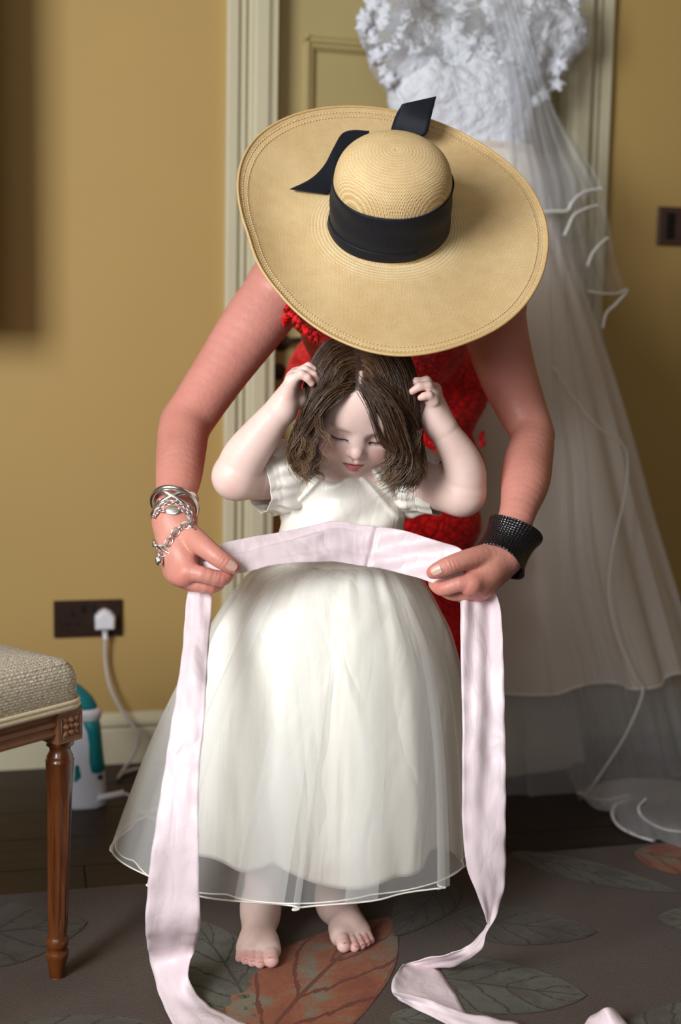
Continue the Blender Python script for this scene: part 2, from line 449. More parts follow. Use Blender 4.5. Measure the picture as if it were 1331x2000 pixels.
# socket outlets and wall control
def socket(name, c, label, plug=True):
    t = empty(name, c, label, 'socket', world_frame=True); c = np.asarray(c)
    v, f = box(c+[0, -.004, 0], (.152, .008, .084)); bev(mk('face_plate', v, f, M_bronze, parent=t, room=True, smooth=False), .002)
    for s in (-1, 1):
        sx = s*.034
        pin = merge(box(c+[sx, -.0083, .012], (.0075, .002, .014)), box(c+[sx-.011, -.0083, -.011], (.012, .002, .006)), box(c+[sx+.011, -.0083, -.011], (.012, .002, .006)))
        mk('pin_slots', *pin, M_black, parent=t, room=True, smooth=False)
        v, f = box(c+[s*.012, -.010, .024], (.010, .005, .017)); bev(mk('rocker_switch', v, f, M_black, parent=t, room=True, smooth=False), .001)
    for s in (-1, 1):
        v, f = lathe([(.001, 0), (.003, 0), (.0028, .001), (.001, .0012)], c+[s*.066, -.008, 0], AXD, 12)
        mk('screw', v, f, M_bronze, parent=t, room=True)
    return t
sc_c = Pw(172, 1207, 0)
socket('wall_socket', sc_c, 'dark bronze double socket with a white plug, left of the door casing')
s2 = Pw(1316, 1200, 0)
socket('wall_socket', s2+[.076, 0, 0], 'dark socket on the right wall half hidden behind the wedding dress skirt')
pc = Pw(1283, 441, 0)+[.052, 0, 0]
t = empty('light_switch', pc, 'square bronze light switch with a black rocker at the right edge', 'switch', world_frame=True)
v, f = box(pc+[0, -.005, 0], (.104, .010, .092)); bev(mk('face_plate', v, f, plain('bronze_plate_light', (92, 70, 60), .4, .5), parent=t, room=True, smooth=False), .003)
for s in (-1, 1):
    v, f = box(pc+[s*.022, -.0115, 0], (.023, .006, .062)); bev(mk('rocker_switch', v, f, M_black, parent=t, room=True, smooth=False), .001)
# plug with its flex
M_white = plain('white_plastic', (222, 222, 226), .38, var=.015)
M_flex = plain('white_flex', (198, 190, 186), .5, var=.02)
pg = Pw(205, 1212, -.012)
pl = empty('power_plug', pg, 'white three-pin plug in the dark socket with its flex running down the wall', 'plug', world_frame=True)
pts2 = [(-.022, -.018), (.022, -.018), (.023, .012), (.012, .024), (0, .029), (-.012, .024), (-.023, .012)]
n = len(pts2); V = []
for dy, s in ((.004, 1.), (-.016, 1.), (-.026, .82)): V += [pg+[x*s, dy, z*s] for x, z in pts2]
F = [(i, (i+1) % n, n+(i+1) % n, n+i) for i in range(n)]+[(n+i, n+(i+1) % n, 2*n+(i+1) % n, 2*n+i) for i in range(n)]+[tuple(range(n))[::-1], tuple(range(2*n, 3*n))]
bev(mk('plug_body', V, F, M_white, parent=pl, room=True, smooth=False), .002)
v, f = tube([pg+[0, -.012, -.018], pg+[0, -.012, -.04]], [.0075, .005], 12); mk('cable_sleeve', v, f, M_white, parent=pl, room=True)
cw = [pg+[0, -.012, -.03]]+[Pw(x, yy, d) for x, yy, d in ((206, 1290, -.02), (215, 1340, -.028), (236, 1385, -.036), (262, 1420, -.05), (270, 1436, -.058), (266, 1460, -.062), (248, 1493, -.075))]
e1 = Pz(231, 1520, .006); cw += [vw(e1)]
cw += [vw(Pz(x, yy, .005)) for x, yy in ((238, 1512), (262, 1503), (300, 1500), (350, 1512), (380, 1540), (340, 1566))]
v, f = tube(catmull(cw, 130), .0038, 8); mk('flex', v, f, M_flex, parent=pl, room=True)

# unseen wall cabinet, added left of view to cast shade on the wall
mx1 = Pw(-14, 300, 0)[0]
mz0 = Pw(0, 640, 0)[2]
M_cab = plain('dark_walnut', (52, 33, 22), .4)
t = empty('shade_cabinet', (mx1-.35, 0, mz0), 'unseen dark cabinet added beyond the left edge to shade the wall', 'cabinet', world_frame=True)
a, b, z0, z1 = mx1-.75, mx1, mz0, mz0+1.25
v, f = merge(bx(a, a+.03, -.20, -.004, z0, z1), bx(b-.03, b, -.20, -.004, z0, z1), bx(a+.03, b-.03, -.20, -.004, z0, z0+.03), bx(a+.03, b-.03, -.20, -.004, z1-.03, z1))
bev(mk('carcass', v, f, M_cab, parent=t, room=True, smooth=False), .006)
for q0, q1 in ((a+.032, (a+b)/2-.002), ((a+b)/2+.002, b-.032)):
    v, f = bx(q0, q1, -.198, -.18, z0+.032, z1-.032); dr = mk('door', v, f, M_cab, parent=t, room=True, smooth=False); bev(dr, .003)
    kx = (q0+q1)/2+(.13 if q0 < (a+b)/2-.1 else -.13); v, f = lathe([(.001, 0), (.006, 0), (.005, .01), (.011, .018), (.008, .026), (.001, .027)], (kx, -.198, (z0+z1)/2), AXD, 16); mk('knob', v, f, M_bronze, parent=dr, room=True)

# ------------------------------------------------------------------ rug
def rug_mat():
    t = NT('taupe_wool_pile'); t.set(Roughness=.95); t.b.inputs['Specular IOR Level'].default_value = .1; t.b.inputs['Sheen Weight'].default_value = .15
    co = t.coord('Object'); n = t.noise(co, 3.0, 5, .6); p = t.noise(co, 420, 2)
    c = t.ramp(n, [(.3, srgb(58, 42, 27)), (.55, srgb(70, 52, 35)), (.75, srgb(62, 50, 36))])
    k = t.ramp(p, [(.3, (.75, .75, .75, 1)), (.7, (1.2, 1.2, 1.2, 1))])
    t.color(t.mix(1., c, k, 'MULTIPLY')); t.bump(p, .6, .003); return t.m
def leaf_mat(name, a, b, c, vein, nv=5):
    t = NT(name); t.set(Roughness=.95); t.b.inputs['Specular IOR Level'].default_value = .1; t.b.inputs['Sheen Weight'].default_value = .15
    uv = t.n('ShaderNodeTexCoord'); sp = t.n('ShaderNodeSeparateXYZ'); t.l(uv.outputs['UV'], sp.inputs[0])
    T, U = sp.outputs[0], t.math('ABSOLUTE', sp.outputs[1])
    w = t.noise(uv.outputs['UV'], 5, 3); wob = t.math('MULTIPLY', t.math('SUBTRACT', w, .5), .45)
    s = t.math('ADD', t.math('SUBTRACT', t.math('MULTIPLY', T, nv), t.math('MULTIPLY', U, 1.5)), wob)
    fr = t.math('ABSOLUTE', t.math('SUBTRACT', t.math('FRACT', s), .5))
    v1 = t.math('LESS_THAN', fr, .055); v0 = t.math('LESS_THAN', U, .035); ed = t.math('GREATER_THAN', U, .95)
    m = t.math('MAXIMUM', t.math('MAXIMUM', v1, v0), t.math('MULTIPLY', ed, .5))
    co = t.coord('Object'); n = t.noise(co, 14, 6, .65, .3); p = t.noise(co, 420, 2)
    base = t.ramp(n, [(.38, srgb(*a)), (.5, srgb(*b)), (.62, srgb(*c))])
    base = t.mix(m, base, srgb(*vein))
    k = t.ramp(p, [(.3, (.78, .78, .78, 1)), (.7, (1.2, 1.2, 1.2, 1))])
    t.color(t.mix(1., base, k, 'MULTIPLY'))
    h = t.math('SUBTRACT', t.math('MULTIPLY', p, .4), m); t.bump(h, .7, .004); return t.m
RY = np.mean([vw(Pz(x, y_, .012))[1] for x, y_ in ((0, 1735), (130, 1722), (990, 1671), (1331, 1660))])
rug = empty('rug', (0.3, RY-1.5, 0), 'taupe wool rug with orange and grey tufted leaves on the dark boards', 'rug', world_frame=True)
v, f = bx(-1.7, 2.4, RY-3.0, RY, 0.0002, .012); bev(mk('rug_pile', v, f, rug_mat(), parent=rug, room=True, smooth=False), .004)
ML = dict(o=leaf_mat('rust_leaf', (112, 102, 80), (134, 74, 40), (122, 58, 28), (96, 40, 18), 4), g=leaf_mat('sage_leaf', (76, 76, 62), (84, 80, 66), (70, 63, 50), (52, 44, 34), 5),
          d=leaf_mat('taupe_leaf', (64, 54, 42), (70, 62, 48), (60, 50, 38), (44, 35, 27), 5))
def leaf(kind, base_px, tip_px, wid, label=None, skew=0., z=.0125):
    a, b = Pz(*base_px, z), Pz(*tip_px, z); d = b-a; L = np.linalg.norm(d); d /= L; s = np.array([d[1], -d[0], 0])
    nt, nu = 36, 15; tt = np.linspace(0, 1, nt); uu = np.linspace(-1, 1, nu)
    W = wid*np.clip(np.sin(PI*np.clip(tt, 0, 1)**.8), 0, 1)**.72*(1+.03*np.sin(9*tt+wid*70))
    bend = .08*L*np.sin(PI*tt)*skew
    T, U = np.meshgrid(tt, uu, indexing='ij')
    V = a+T[..., None]*L*d+(U*W[:, None]+bend[:, None])[..., None]*s
    fr = (T*5-np.abs(U)*1.5) % 1
    V[..., 2] = z+.0012*(1-np.abs(U)**8)+.0006*(np.abs(fr-.5) > .1)
    o = mk('leaf_motif', V.reshape(-1, 3), gridf(nt, nu), ML[kind], parent=rug, uv=np.stack([T, U], -1).reshape(-1, 2))
    if label: o['label'] = label
    return o
leaf('o', (478, 2080), (762, 1792), .105, 'large rust orange leaf motif', -.4)
leaf('g', (500, 1990), (375, 1795), .07, 'grey green leaf motif', .2, .0121)
leaf('g', (830, 1905), (1146, 1946), .085, 'sage leaf motif', .3)
leaf('d', (885, 1790), (1166, 1822), .075, None, .3, .0121)
leaf('d', (-190, 1850), (170, 1803), .12, None, -.3)
leaf('g', (1400, 1800), (1285, 1795), .05); leaf('o', (1240, 1664), (1460, 1700), .075, 'rust orange leaf motif by the rug edge')
leaf('g', (1000, 1665), (1330, 1745), .05, None, .2, .0121)
leaf('d', (880, 1715), (770, 1830), .05); leaf('g', (760, 1990), (1010, 2010), .05)
leaf('d', (-100, 2100), (330, 2010), .10); leaf('g', (1250, 2080), (1500, 1960), .09)

# ------------------------------------------------------------------ upholstered stool
def wood_mat():
    t = NT('walnut_stain'); t.set(Roughness=.3); t.b.inputs['Coat Weight'].default_value = .3
    co = t.coord('Object', (30, 30, 3)); n = t.noise(co, 2.2, 6, .6, .5)
    t.color(t.ramp(n, [(.3, srgb(66, 30, 10)), (.55, srgb(100, 52, 20)), (.75, srgb(122, 68, 30))])); t.bump(n, .1, .001); return t.m
def tweed_mat():
    t = NT('oatmeal_tweed'); t.set(Roughness=.9); t.b.inputs['Specular IOR Level'].default_value = .15; t.b.inputs['Sheen Weight'].default_value = .2
    tc = t.n('ShaderNodeTexCoord'); mp = t.n('ShaderNodeMapping'); mp.inputs['Rotation'].default_value = (0, 0, 0)
    t.l(tc.outputs['UV'], mp.inputs[0]); co = mp.outputs[0]
    b = t.n('ShaderNodeTexBrick'); t.l(co, b.inputs['Vector']); b.offset = .5
    for k, v in (('Scale', 1.), ('Mortar Size', .0014), ('Mortar Smooth', .6), ('Brick Width', .0078), ('Row Height', .0042)): b.inputs[k].default_value = v
    b.inputs['Color1'].default_value = (1, 1, 1, 1); b.inputs['Color2'].default_value = (.8, .8, .8, 1); b.inputs['Mortar'].default_value = (.3, .3, .3, 1)
    n = t.noise(co, 190, 2, .8); n2 = t.noise(co, 900, 2)
    c = t.ramp(n, [(.35, srgb(196, 170, 130)), (.5, srgb(232, 216, 184)), (.66, srgb(252, 246, 230))])
    t.color(t.mix(.65, c, b.outputs['Color'], 'MULTIPLY'))
    h = t.math('ADD', b.outputs['Fac'], t.math('MULTIPLY', n2, -.5)); h = t.math('MULTIPLY', h, -1)
    t.bump(h, .9, .0025); return t.m
M_wood = wood_mat(); M_wood2 = plain('waxed_walnut', (132, 88, 58), .55, var=.12, vs_=60); M_tweed = tweed_mat(); M_gimp = plain('gimp_braid', (206, 190, 158), .8, vs_=300, var=.15, bmp=.4)
ft = Pz(111, 1908, .012)
D1 = nrm([-.092, -.120, 0]); D2 = nrm([-.79*0-.120*1, .092, 0]); UPV = np.array([0, 0, 1.])
BW = .046
CC = ft-D1*(BW/2)-D2*(BW/2)+np.array([.0075, 0, 0]); CC[2] = 0            # outer corner of the visible corner block
st_ = empty('upholstered_stool', CC+(D1*.25+D2*.22), 'carved wooden stool with oatmeal tweed seat on a fluted leg, left edge', 'stool')
L1, L2 = .50, .44
zt = P(140, 1376, ft[1]+.01)[2]; zb = P(140, 1440, ft[1]+.01)[2]
legprof = [(.010, .0), (.0115, .003), (.013, .02), (.0165, .034), (.0168, .042), (.0125, .047), (.0150, .049), (.0160, .053), (.0160, .062), (.0140, .065),
           (.0135, .068), (.0150, .09), (.0160, .15), (.0175, .22), (.0190, zb-.06), (.0203, zb-.034), (.0208, zb-.031), (.0180, zb-.029), (.0195, zb-.026), (.0175, zb-.022), (.0150, zb-.016),
           (.0155, zb-.011), (.0195, zb-.008), (.0200, zb-.004), (.0190, zb-.001), (.019, zb+.002)]
lp = [legprof[0]]
for a, b in zip(legprof[:-1], legprof[1:]):
    k = max(1, int(abs(b[1]-a[1])/.012))
    for i in range(1, k+1): lp.append((a[0]+(b[0]-a[0])*i/k, a[1]+(b[1]-a[1])*i/k))
def flute(r, h, th):
    w = np.clip((h-.082)/.012, 0, 1)*np.clip((zb-.075-h)/.012, 0, 1)
    return r*(1-.17*w*np.clip(np.abs(np.cos(5*th))**.5*1.0-.45, 0, 1)*1.8)
AXL = np.array([D1, np.cross(UPV, D1), UPV])
for i, (a, b) in enumerate(((0, 0), (1, 0), (0, 1), (1, 1))):
    c = CC+D1*(BW/2+a*(L1-BW))+D2*(BW/2+b*(L2-BW)); c[2] = 0
    lz = .0125
    v, f = lathe(lp, c, AXL, 90, flute); v[:, 2] += lz*(1-v[:, 2]/zb); v[:, 0] -= .0075*(1-v[:, 2]/zb)
    lg = mk('leg', v, f, M_wood, parent=st_)
    v, f = box(c+UPV*((zt+zb)/2), (BW, BW, zt-zb), AXL); bev(mk('corner_block', v, f, M_wood2, parent=lg, smooth=False), .0012)
    # rosettes on the two outer faces
    for n_, x_ in ((-D1 if a == 0 else D1, D2), (-D2 if b == 0 else D2, D1)):
        fc = c+n_*(BW/2)+UPV*((zt+zb)/2); fr = frame_from(n_, x_)
        parts = []
        for s1, s2 in ((-1, 0), (1, 0), (0, -1), (0, 1)):
            parts.append(box(fc+fr[0]*s1*.0165+fr[1]*s2*.0165, (.0022 if s1 else .035, .035 if s1 else .0022, .0022), fr))
        def petal(ang, r0, r1, w, hgt, q0=0):
            d = math.cos(ang)*fr[0]+math.sin(ang)*fr[1]; e = -math.sin(ang)*fr[0]+math.cos(ang)*fr[1]
            tt = np.linspace(0, 1, 7); V = []
            for q in tt:
                ww = w*math.sin(PI*min(1, q**.8*.98+.02)); p0 = fc+d*(r0+(r1-r0)*q)
                for u in (-1, -.5, 0, .5, 1): V.append(p0+e*u*ww+fr[2]*(hgt*(1-u*u)*(math.sin(PI*q)+.2)-.0002))
            return np.array(V), [tuple(x) for x in gridf(7, 5)]
        for k in range(4): parts.append(petal(k*PI/2, .0032, .0150, .0062, .0050))
        for k in range(4): parts.append(petal(k*PI/2+PI/4, .0075, .0215, .0036, .0036))
        th = np.linspace(0, PI/2, 5)
        parts.append(lathe([(.0042*math.cos(q)+.0001, .0042*math.sin(q)) for q in th], fc, fr, 12))
        v, f = merge(*parts); mk('rosette', v, f, M_wood2, parent=lg)
RP = [(0, 0), (.010, 0), (.012, .004), (.008, .009), (.008, .012), (.013, .016), (.013, .022), (.008, .025), (.008, .028), (.013, .032), (.013, .038), (.009, .041), (.009, zt-zb-.014), (0, zt-zb-.014)]
for n_, s_, L, off in ((-D2, D1, L1, 0), (D2, D1, L1, L2), (-D1, D2, L2, 0), (D1, D2, L2, L1)):
    o_ = CC+(D2 if s_ is D1 else D1)*off-n_*.016
    rp = [(a, b) for a, b in RP]
    v, f = extrude_prof(rp, o_+s_*BW+UPV*(zb+.012), o_+s_*(L-BW)+UPV*(zb+.012), n_, UPV)
    mk('rail', v, f, M_wood2, parent=st_, smooth=False)
# cushion: rounded box with a soft crown
sz0 = zt; shh = .070
def cushion():
    nr, nt_ = 14, 140; V, UVs = [], []
    prof = [(-.004, 0), (.0, .004), (.003, .02), (.003, shh-.028), (-.003, shh-.012), (-.014, shh-.002), (-.03, shh+.004), (-.06, shh+.009), (-.11, shh+.013), (-.17, shh+.015), (-.219, shh+.015)]
    a1, a2, rr = L1/2, L2/2, .028; cen = CC+D1*a1+D2*a2
    per = []
    for q in range(4):
        sx, sy = [(1, 1), (-1, 1), (-1, -1), (1, -1)][q]
        for k in range(9):
            an = q*PI/2+k*PI/16; per.append((sx*(a1-rr), sy*(a2-rr), math.cos(an), math.sin(an)))
        nx = [(1, 1), (-1, 1), (-1, -1), (1, -1)][(q+1) % 4]; an = (q+1)*PI/2
        for k in range(1, 12):
            w = k/12; per.append(((sx*(1-w)+nx[0]*w)*(a1-rr), (sy*(1-w)+nx[1]*w)*(a2-rr), math.cos(an), math.sin(an)))
    arc = 0; prev = None; n = len(per)
    for off, h in prof:
        for k, (x, y_, cx_, cy_) in enumerate(per):
            sc_ = 1+min(0, off+.014)/.219 if off < -.014 else 1
            r_ = rr+max(off, -.014)
            px_, py_ = (x+cx_*r_)*sc_, (y_+cy_*r_)*sc_
            V.append(cen+D1*px_+D2*py_+UPV*(sz0+h))
            if off > -.004 and h < shh-.001:
                pos = [x+cx_*rr, y_+cy_*rr]; UVs.append((pos[0]-pos[1] if True else 0, h))
            else: UVs.append((px_-py_*0+7*0, py_))
    return np.array(V), gridf(len(prof), n, cv=True), n, len(prof), per, cen
V, Fq, n, npf, per, cen = cushion()
# side and top are unwrapped separately, with the rim ring doubled
def uvside(p): d = p-cen; return (d@D1+d@D2, p[2])
def uvtop(p): d = p-cen; return ((d@D1+d@D2)*.7, (d@D2-d@D1)*.7)
Vs, Vt_ = V[:6*n], V[5*n:]; nt2 = len(Vt_)//n
Fs = [tuple(q) for q in gridf(6, n, cv=True)]; Ft = [tuple(int(i)+6*n for i in q) for q in gridf(nt2, n, cv=True)]
Va = np.vstack([Vs, Vt_, Vt_[-n:].mean(0)]); ui = [uvside(p) for p in Vs]+[uvtop(p) for p in Vt_]+[(0, 0)]
cu_ = mk('seat', Va, Fs+Ft+[(len(Va)-1-n+k, len(Va)-1-n+(k+1) % n, len(Va)-1) for k in range(n)], M_tweed, parent=st_, uv=np.array(ui))
# braid along the foot of the cushion
for dz, rad in ((.004, .0042), (.0105, .0036)):
    pts = [cen+D1*(x+cx_*.0330)+D2*(y_+cy_*.0330)+UPV*(sz0+dz) for x, y_, cx_, cy_ in per]
    v, f = tube(pts, rad, 6, closed=True); mk('braid', v, f, M_gimp, parent=st_)

# ------------------------------------------------------------------ garment steamer standing by the wall
M_teal = plain('teal_plastic', (10, 128, 136), .35, var=.02); M_body = plain('glossy_white_plastic', (205, 210, 222), .25, var=.01)
M_blue = plain('blue_base_plastic', (40, 170, 200), .35)
sb = Pz(160, 1568, 0); sv = sb[1]
gs = empty('garment_steamer', sb, 'white and teal handheld garment steamer standing behind the stool by the wall', 'steamer')
S = lambda x, y_, dv=0.: P(x, y_, sv+dv)
def ring_body(rows, n=36):                      # rows: (py, pxL, pxR, depth ratio)
    V = []
    for y_, a, b, q in rows:
        A, B_ = S(a, y_), S(b, y_); c = (A+B_)/2; r_ = (B_[0]-A[0])/2
        for k in range(n):
            an = 2*PI*k/n; V.append([c[0]+r_*math.cos(an), c[1]+r_*q*math.sin(an), c[2]])
    F = [tuple(x) for x in gridf(len(rows), n, cv=True)]+[tuple(range(n)), tuple(range((len(rows)-1)*n, len(rows)*n))[::-1]]
    return np.array(V), F
mk('body', *ring_body([(1576, 108, 208, .75), (1560, 108, 208, .75), (1545, 110, 207, .75), (1520, 114, 206, .75), (1500, 120, 204, .75), (1475, 130, 200, .75), (1450, 138, 198, .75), (1425, 143, 196, .75), (1404, 150, 194, .8), (1398, 152, 194, .8)]), M_body, parent=gs)
mk('base_ring', *ring_body([(1584, 112, 204, .75), (1581, 108, 208, .75), (1572, 108, 209, .75), (1569, 108, 208, .74)]), M_blue, parent=gs)
mk('collar', *ring_body([(1408, 152, 192, .9), (1402, 149, 197, .9), (1392, 146, 199, .9), (1386, 144, 198, .9), (1382, 144, 192, .9)]), M_white, parent=gs)
mk('steam_head', *ring_body([(1387, 140, 190, .8), (1375, 136, 189, .8), (1360, 128, 180, .8), (1348, 118, 168, .8), (1338, 108, 156, .75), (1331, 98, 140, .6), (1328, 104, 128, .5)]), M_teal, parent=gs)
v, f = ring_body([(1508, 176, 200, .9), (1500, 173, 206, 1.5), (1480, 172, 203, 1.6), (1450, 173, 200, 1.6), (1425, 170, 198, 1.6), (1410, 163, 196, 1.4), (1404, 162, 192, 1.2)]); v[:, 1] -= .004
mk('grip', v, f, M_teal, parent=gs)
mk('trigger', *tube([S(150, 1495, -.03), S(152, 1515, -.035), S(146, 1530, -.03)], [.004, .007, .004], 10), M_teal, parent=gs)
v, f = lathe([(.001, 0), (.0055, 0), (.005, .003), (.001, .0035)], S(196, 1518, -.028), frame_from((.25, -1, 0), (1, 0, 0)), 16); mk('button', v, f, M_black, parent=gs)
cp_ = catmull([S(190, 1560, -.02), S(205, 1556, -.026), S(225, 1552, -.028), S(242, 1548, -.026)], 40)
v, f = tube(cp_, .0062+.0011*np.sign(np.sin(np.linspace(0, 60, 40))), 10); mk('strain_relief', v, f, M_white, parent=gs)
cp_ = catmull([S(240, 1549, -.026), S(254, 1555, -.03), Pz(275, 1580, .006), Pz(300, 1600, .005), Pz(340, 1590, .005), Pz(372, 1570, .005)], 50)
v, f = tube(cp_, .0036, 8); mk('cable', v, f, M_flex, parent=gs)
# ------------------------------------------------------------------ people
def skin_mat(name, bmp=.1, scale=120, sss=.12, rough=.45):
    t = NT(name); t.set(Roughness=rough)
    t.b.inputs['Specular IOR Level'].default_value = .35
    t.b.inputs['Subsurface Weight'].default_value = sss; t.b.inputs['Subsurface Radius'].default_value = (1., .35, .2)
    t.b.inputs['Subsurface Scale'].default_value = .006
    a = t.n('ShaderNodeAttribute', attribute_name='Col')
    co = t.coord('Object'); n = t.noise(co, 22, 5, .6); f = t.noise(co, scale, 3)
    k = t.ramp(n, [(.3, (.94, .90, .89, 1)), (.7, (1.05, 1.05, 1.05, 1))])
    t.color(t.mix(1., a.outputs['Color'], k, 'MULTIPLY'))
    t.bump(f, bmp, .0012); return t.m
M_skin_c = skin_mat('child_skin', .05, 300, .14, .42); M_skin_w = skin_mat('adult_skin', .55, 170, .08, .42)
HR = np.array([[1., 0, 0], [0, 0, 1.], [0, -1., 0]])      # head axes: right in picture, up, towards camera
def rotm(ax, a):
    c, s = math.cos(a), math.sin(a)
    return {'x': np.array([[1, 0, 0], [0, c, -s], [0, s, c]]), 'y': np.array([[c, 0, s], [0, 1, 0], [-s, 0, c]]), 'z': np.array([[c, -s, 0], [s, c, 0], [0, 0, 1]])}[ax]
def head_axes(pitch, yaw, roll):
    A = rotm('z', -roll) @ rotm('x', pitch) @ rotm('y', yaw)
    return A.T @ HR                             # rows = local axes in the heading frame
def head_prims(child=True):
    p = [ell((0, .034, -.016), (.072, .074, .086)), ell((0, .036, .022), (.060, .050, .050), k=.03),
         ell((0, -.018, .010), (.0615, .058, .058), k=.03)]
    for s in (-1, 1):
        p += [ball((s*.0365, -.031, .036), .0275, .028), ball((s*.026, .019, .056), .010, .022)]
    p += [ball((0, -.060, .036), .0235, .025), ball((0, -.0725, .046), .0115, .016)]
    for s in (-1, 1): p += [cut(ell((s*.029, -.001, .074), (.016, .0085, .010), k=.012))]
    for s in (-1, 1):
        p += [ell((s*.0285, -.002, .0535), (.0150, .0115, .0128), k=.005),
              cut(ell((s*.0288, .0085, .0685), (.0135, .0009, .0028), k=.0035)),
              cut(ell((s*.0288, -.0095, .0662), (.0115, .0006, .0016), k=.003))]
    p += [cone((0, .004, .0625), (0, -.022, .0735), .0058, .0072, .014), ball((0, -.0258, .0772), .0088, .006)]
    for s in (-1, 1): p += [ball((s*.0098, -.0288, .0705), .0060, .0035)]
    for s in (-1, 1): p += [cut(ell((s*.0052, -.0352, .0755), (.0030, .0020, .0034), k=.002))]
    p += [ball((0, -.051, .0545), .0165, .016)]
    # upper lip, lower lip, parting
    p += [cone((-.0185, -.0515, .0600), (-.0040, -.0465, .0702), .0018, .0034, .005), cone((.0185, -.0515, .0600), (.0040, -.0465, .0702), .0018, .0034, .005),
          cone((-.0140, -.0540, .0630), (0, -.0575, .0690), .0024, .0050, .005), cone((.0140, -.0540, .0630), (0, -.0575, .0690), .0024, .0050, .005),
          cut(ell((0, -.0516, .0735), (.0165, .0014, .0065), k=.0018)),
          cut(ell((0, -.0405, .0735), (.0022, .0042, .0028), k=.004)), cut(ell((0, -.0655, .0665), (.011, .0022, .003), k=.006))]
    for s in (-1, 1):
        p += [ell((s*.070, -.006, -.010), (.006, .019, .012), k=.006), cut(ell((s*.0755, -.004, -.007), (.004, .011, .006), k=.004))]
    return p
def face_col(L, base, lip, blush, amt=1.):
    x, y, z = L.T; c = np.tile(base, (len(L), 1)); ax = np.abs(x)
    def blend(c, w, col): w = np.clip(w, 0, 1)[:, None]; return c*(1-w)+np.asarray(col)*w
    for s in (-1, 1): c = blend(c, .62*amt*np.exp(-(((x-s*.038)/.017)**2+((y+.032)/.015)**2))*(z > .02), blush)
    c = blend(c, .35*amt*np.exp(-((x/.010)**2+((y+.028)/.008)**2))*(z > .06), blush)
    yl = -.0518
    top = yl+.0022*np.exp(-((ax-.005)/.0035)**2)+.0030*(1-(ax/.0190)**2)+.0006*ax/.019; bot = yl-.0100*(1-(ax/.0175)**2)
    w = 1/(1+np.exp(-(top-y)/.0006))*1/(1+np.exp(-(y-bot)/.0006))*(ax < .0190)*(z > .045)
    c = blend(c, w, lip)
    w = np.exp(-((y-(yl-.0002))/.0011)**2)*(ax < .0160)*(z > .045)*(z < .0700); c = blend(c, .85*w, np.array(lip)*.12)
    for s in (-1, 1):
        xx = x*s-.030
        by = .0165-8.0*np.clip(xx, -1, 1)**2+.10*xx
        w = np.exp(-((y-by)/.0020)**2)*(np.abs(xx) < .015)*(z > .02)*.30; c = blend(c, w, (.30, .17, .10))
        w = np.exp(-(((xx)/.014)**2+((y-.004)/.006)**2))*(z > .03)*.25*amt; c = blend(c, w, np.array(blush)*.8+.05)
    return c
# ---- child
CH = empty('child', P(600, 1850, 2.02)*[1, 1, 0], 'barefoot small girl in ivory party dress with both hands in her hair', 'person')
A_c = head_axes(.58, .13, .17); S_c = 1.0
C_c = P(701, 855, 1.925)-np.array([0, -.003, .066])@A_c
hp_c = place(head_prims(), C_c, A_c, S_c)
body = list(hp_c)
neck = P(672, 935, 2.03)
chest = P(668, 985, 2.04)
body += [cone(C_c+np.array([0, -.02, -.03])@A_c, neck, .040, .040, .02), cone(P(600, 925, 2.04), P(742, 932, 2.04), .040, .040, .03),
         ell(chest, (.090, .062, .10), k=.04), ell(P(668, 1080, 2.04), (.085, .060, .09), k=.04), ell(P(668, 1190, 2.04), (.095, .07, .08), k=.04)]
def hand_prims(W, K, fingers, palm_r, thumb, k=.006):
    p = []
    for f, pr in zip(K, palm_r): p.append(cone(W, f, pr[0], pr[1], .010))
    for i in range(len(K)-1): p.append(cone(K[i], K[i+1], palm_r[i][1]*.95, palm_r[i+1][1]*.95, .008))
    for pts, rs in fingers: p += chain(pts, rs, .0035)
    p += chain(thumb[0], thumb[1], .006)
    return p
# child's arm on the left of the picture
sh, el, wr = P(566, 905, 2.03), P(461, 931, 1.955), P(551, 799, 1.925)
body += limb([sh, P(510, 922, 1.99)], [.037, .037])+limb([P(520, 930, 2.0), el], [.037, .0345], first=.004)+limb([el, P(478, 893, 1.95), P(508, 852, 1.94), P(535, 817, 1.93), wr], [.0345, .0340, .0295, .0245, .0220], first=.012)
K = [P(600, 754, 1.905), P(592, 742, 1.920), P(588, 737, 1.935), P(586, 740, 1.952)]
fr_ = [([P(590, 748, 1.907), P(603, 737, 1.903), P(612, 746, 1.905)], [.0078, .0070, .0062]),
       ([P(575, 742, 1.908), P(597, 726, 1.902), P(612, 734, 1.902), P(622, 746, 1.905)], [.0090, .0076, .0070, .0060]),
       ([P(580, 738, 1.922), P(603, 719, 1.915), P(620, 728, 1.915), P(629, 740, 1.918)], [.0085, .0072, .0066, .0058]),
       ([P(582, 738, 1.936), P(606, 722, 1.932), P(624, 734, 1.932), P(630, 744, 1.935)], [.0080, .0066, .0062, .0055])]
fr_ = [([P(570, 742, 1.905), P(589, 731, 1.896), P(601, 738, 1.896), P(609, 749, 1.899)], [.0078, .0066, .0060, .0052]),
       ([P(574, 734, 1.920), P(597, 723, 1.910), P(613, 733, 1.910), P(621, 746, 1.912)], [.0078, .0066, .0060, .0053]),
       ([P(580, 728, 1.936), P(603, 716, 1.928), P(621, 727, 1.928), P(630, 741, 1.930)], [.0074, .0062, .0057, .0050]),
       ([P(582, 732, 1.950), P(606, 722, 1.945), P(624, 734, 1.945), P(631, 744, 1.948)], [.0070, .0058, .0054, .0048])]
K = [P(570, 745, 1.906), P(574, 738, 1.919), P(579, 733, 1.934), P(580, 737, 1.946)]
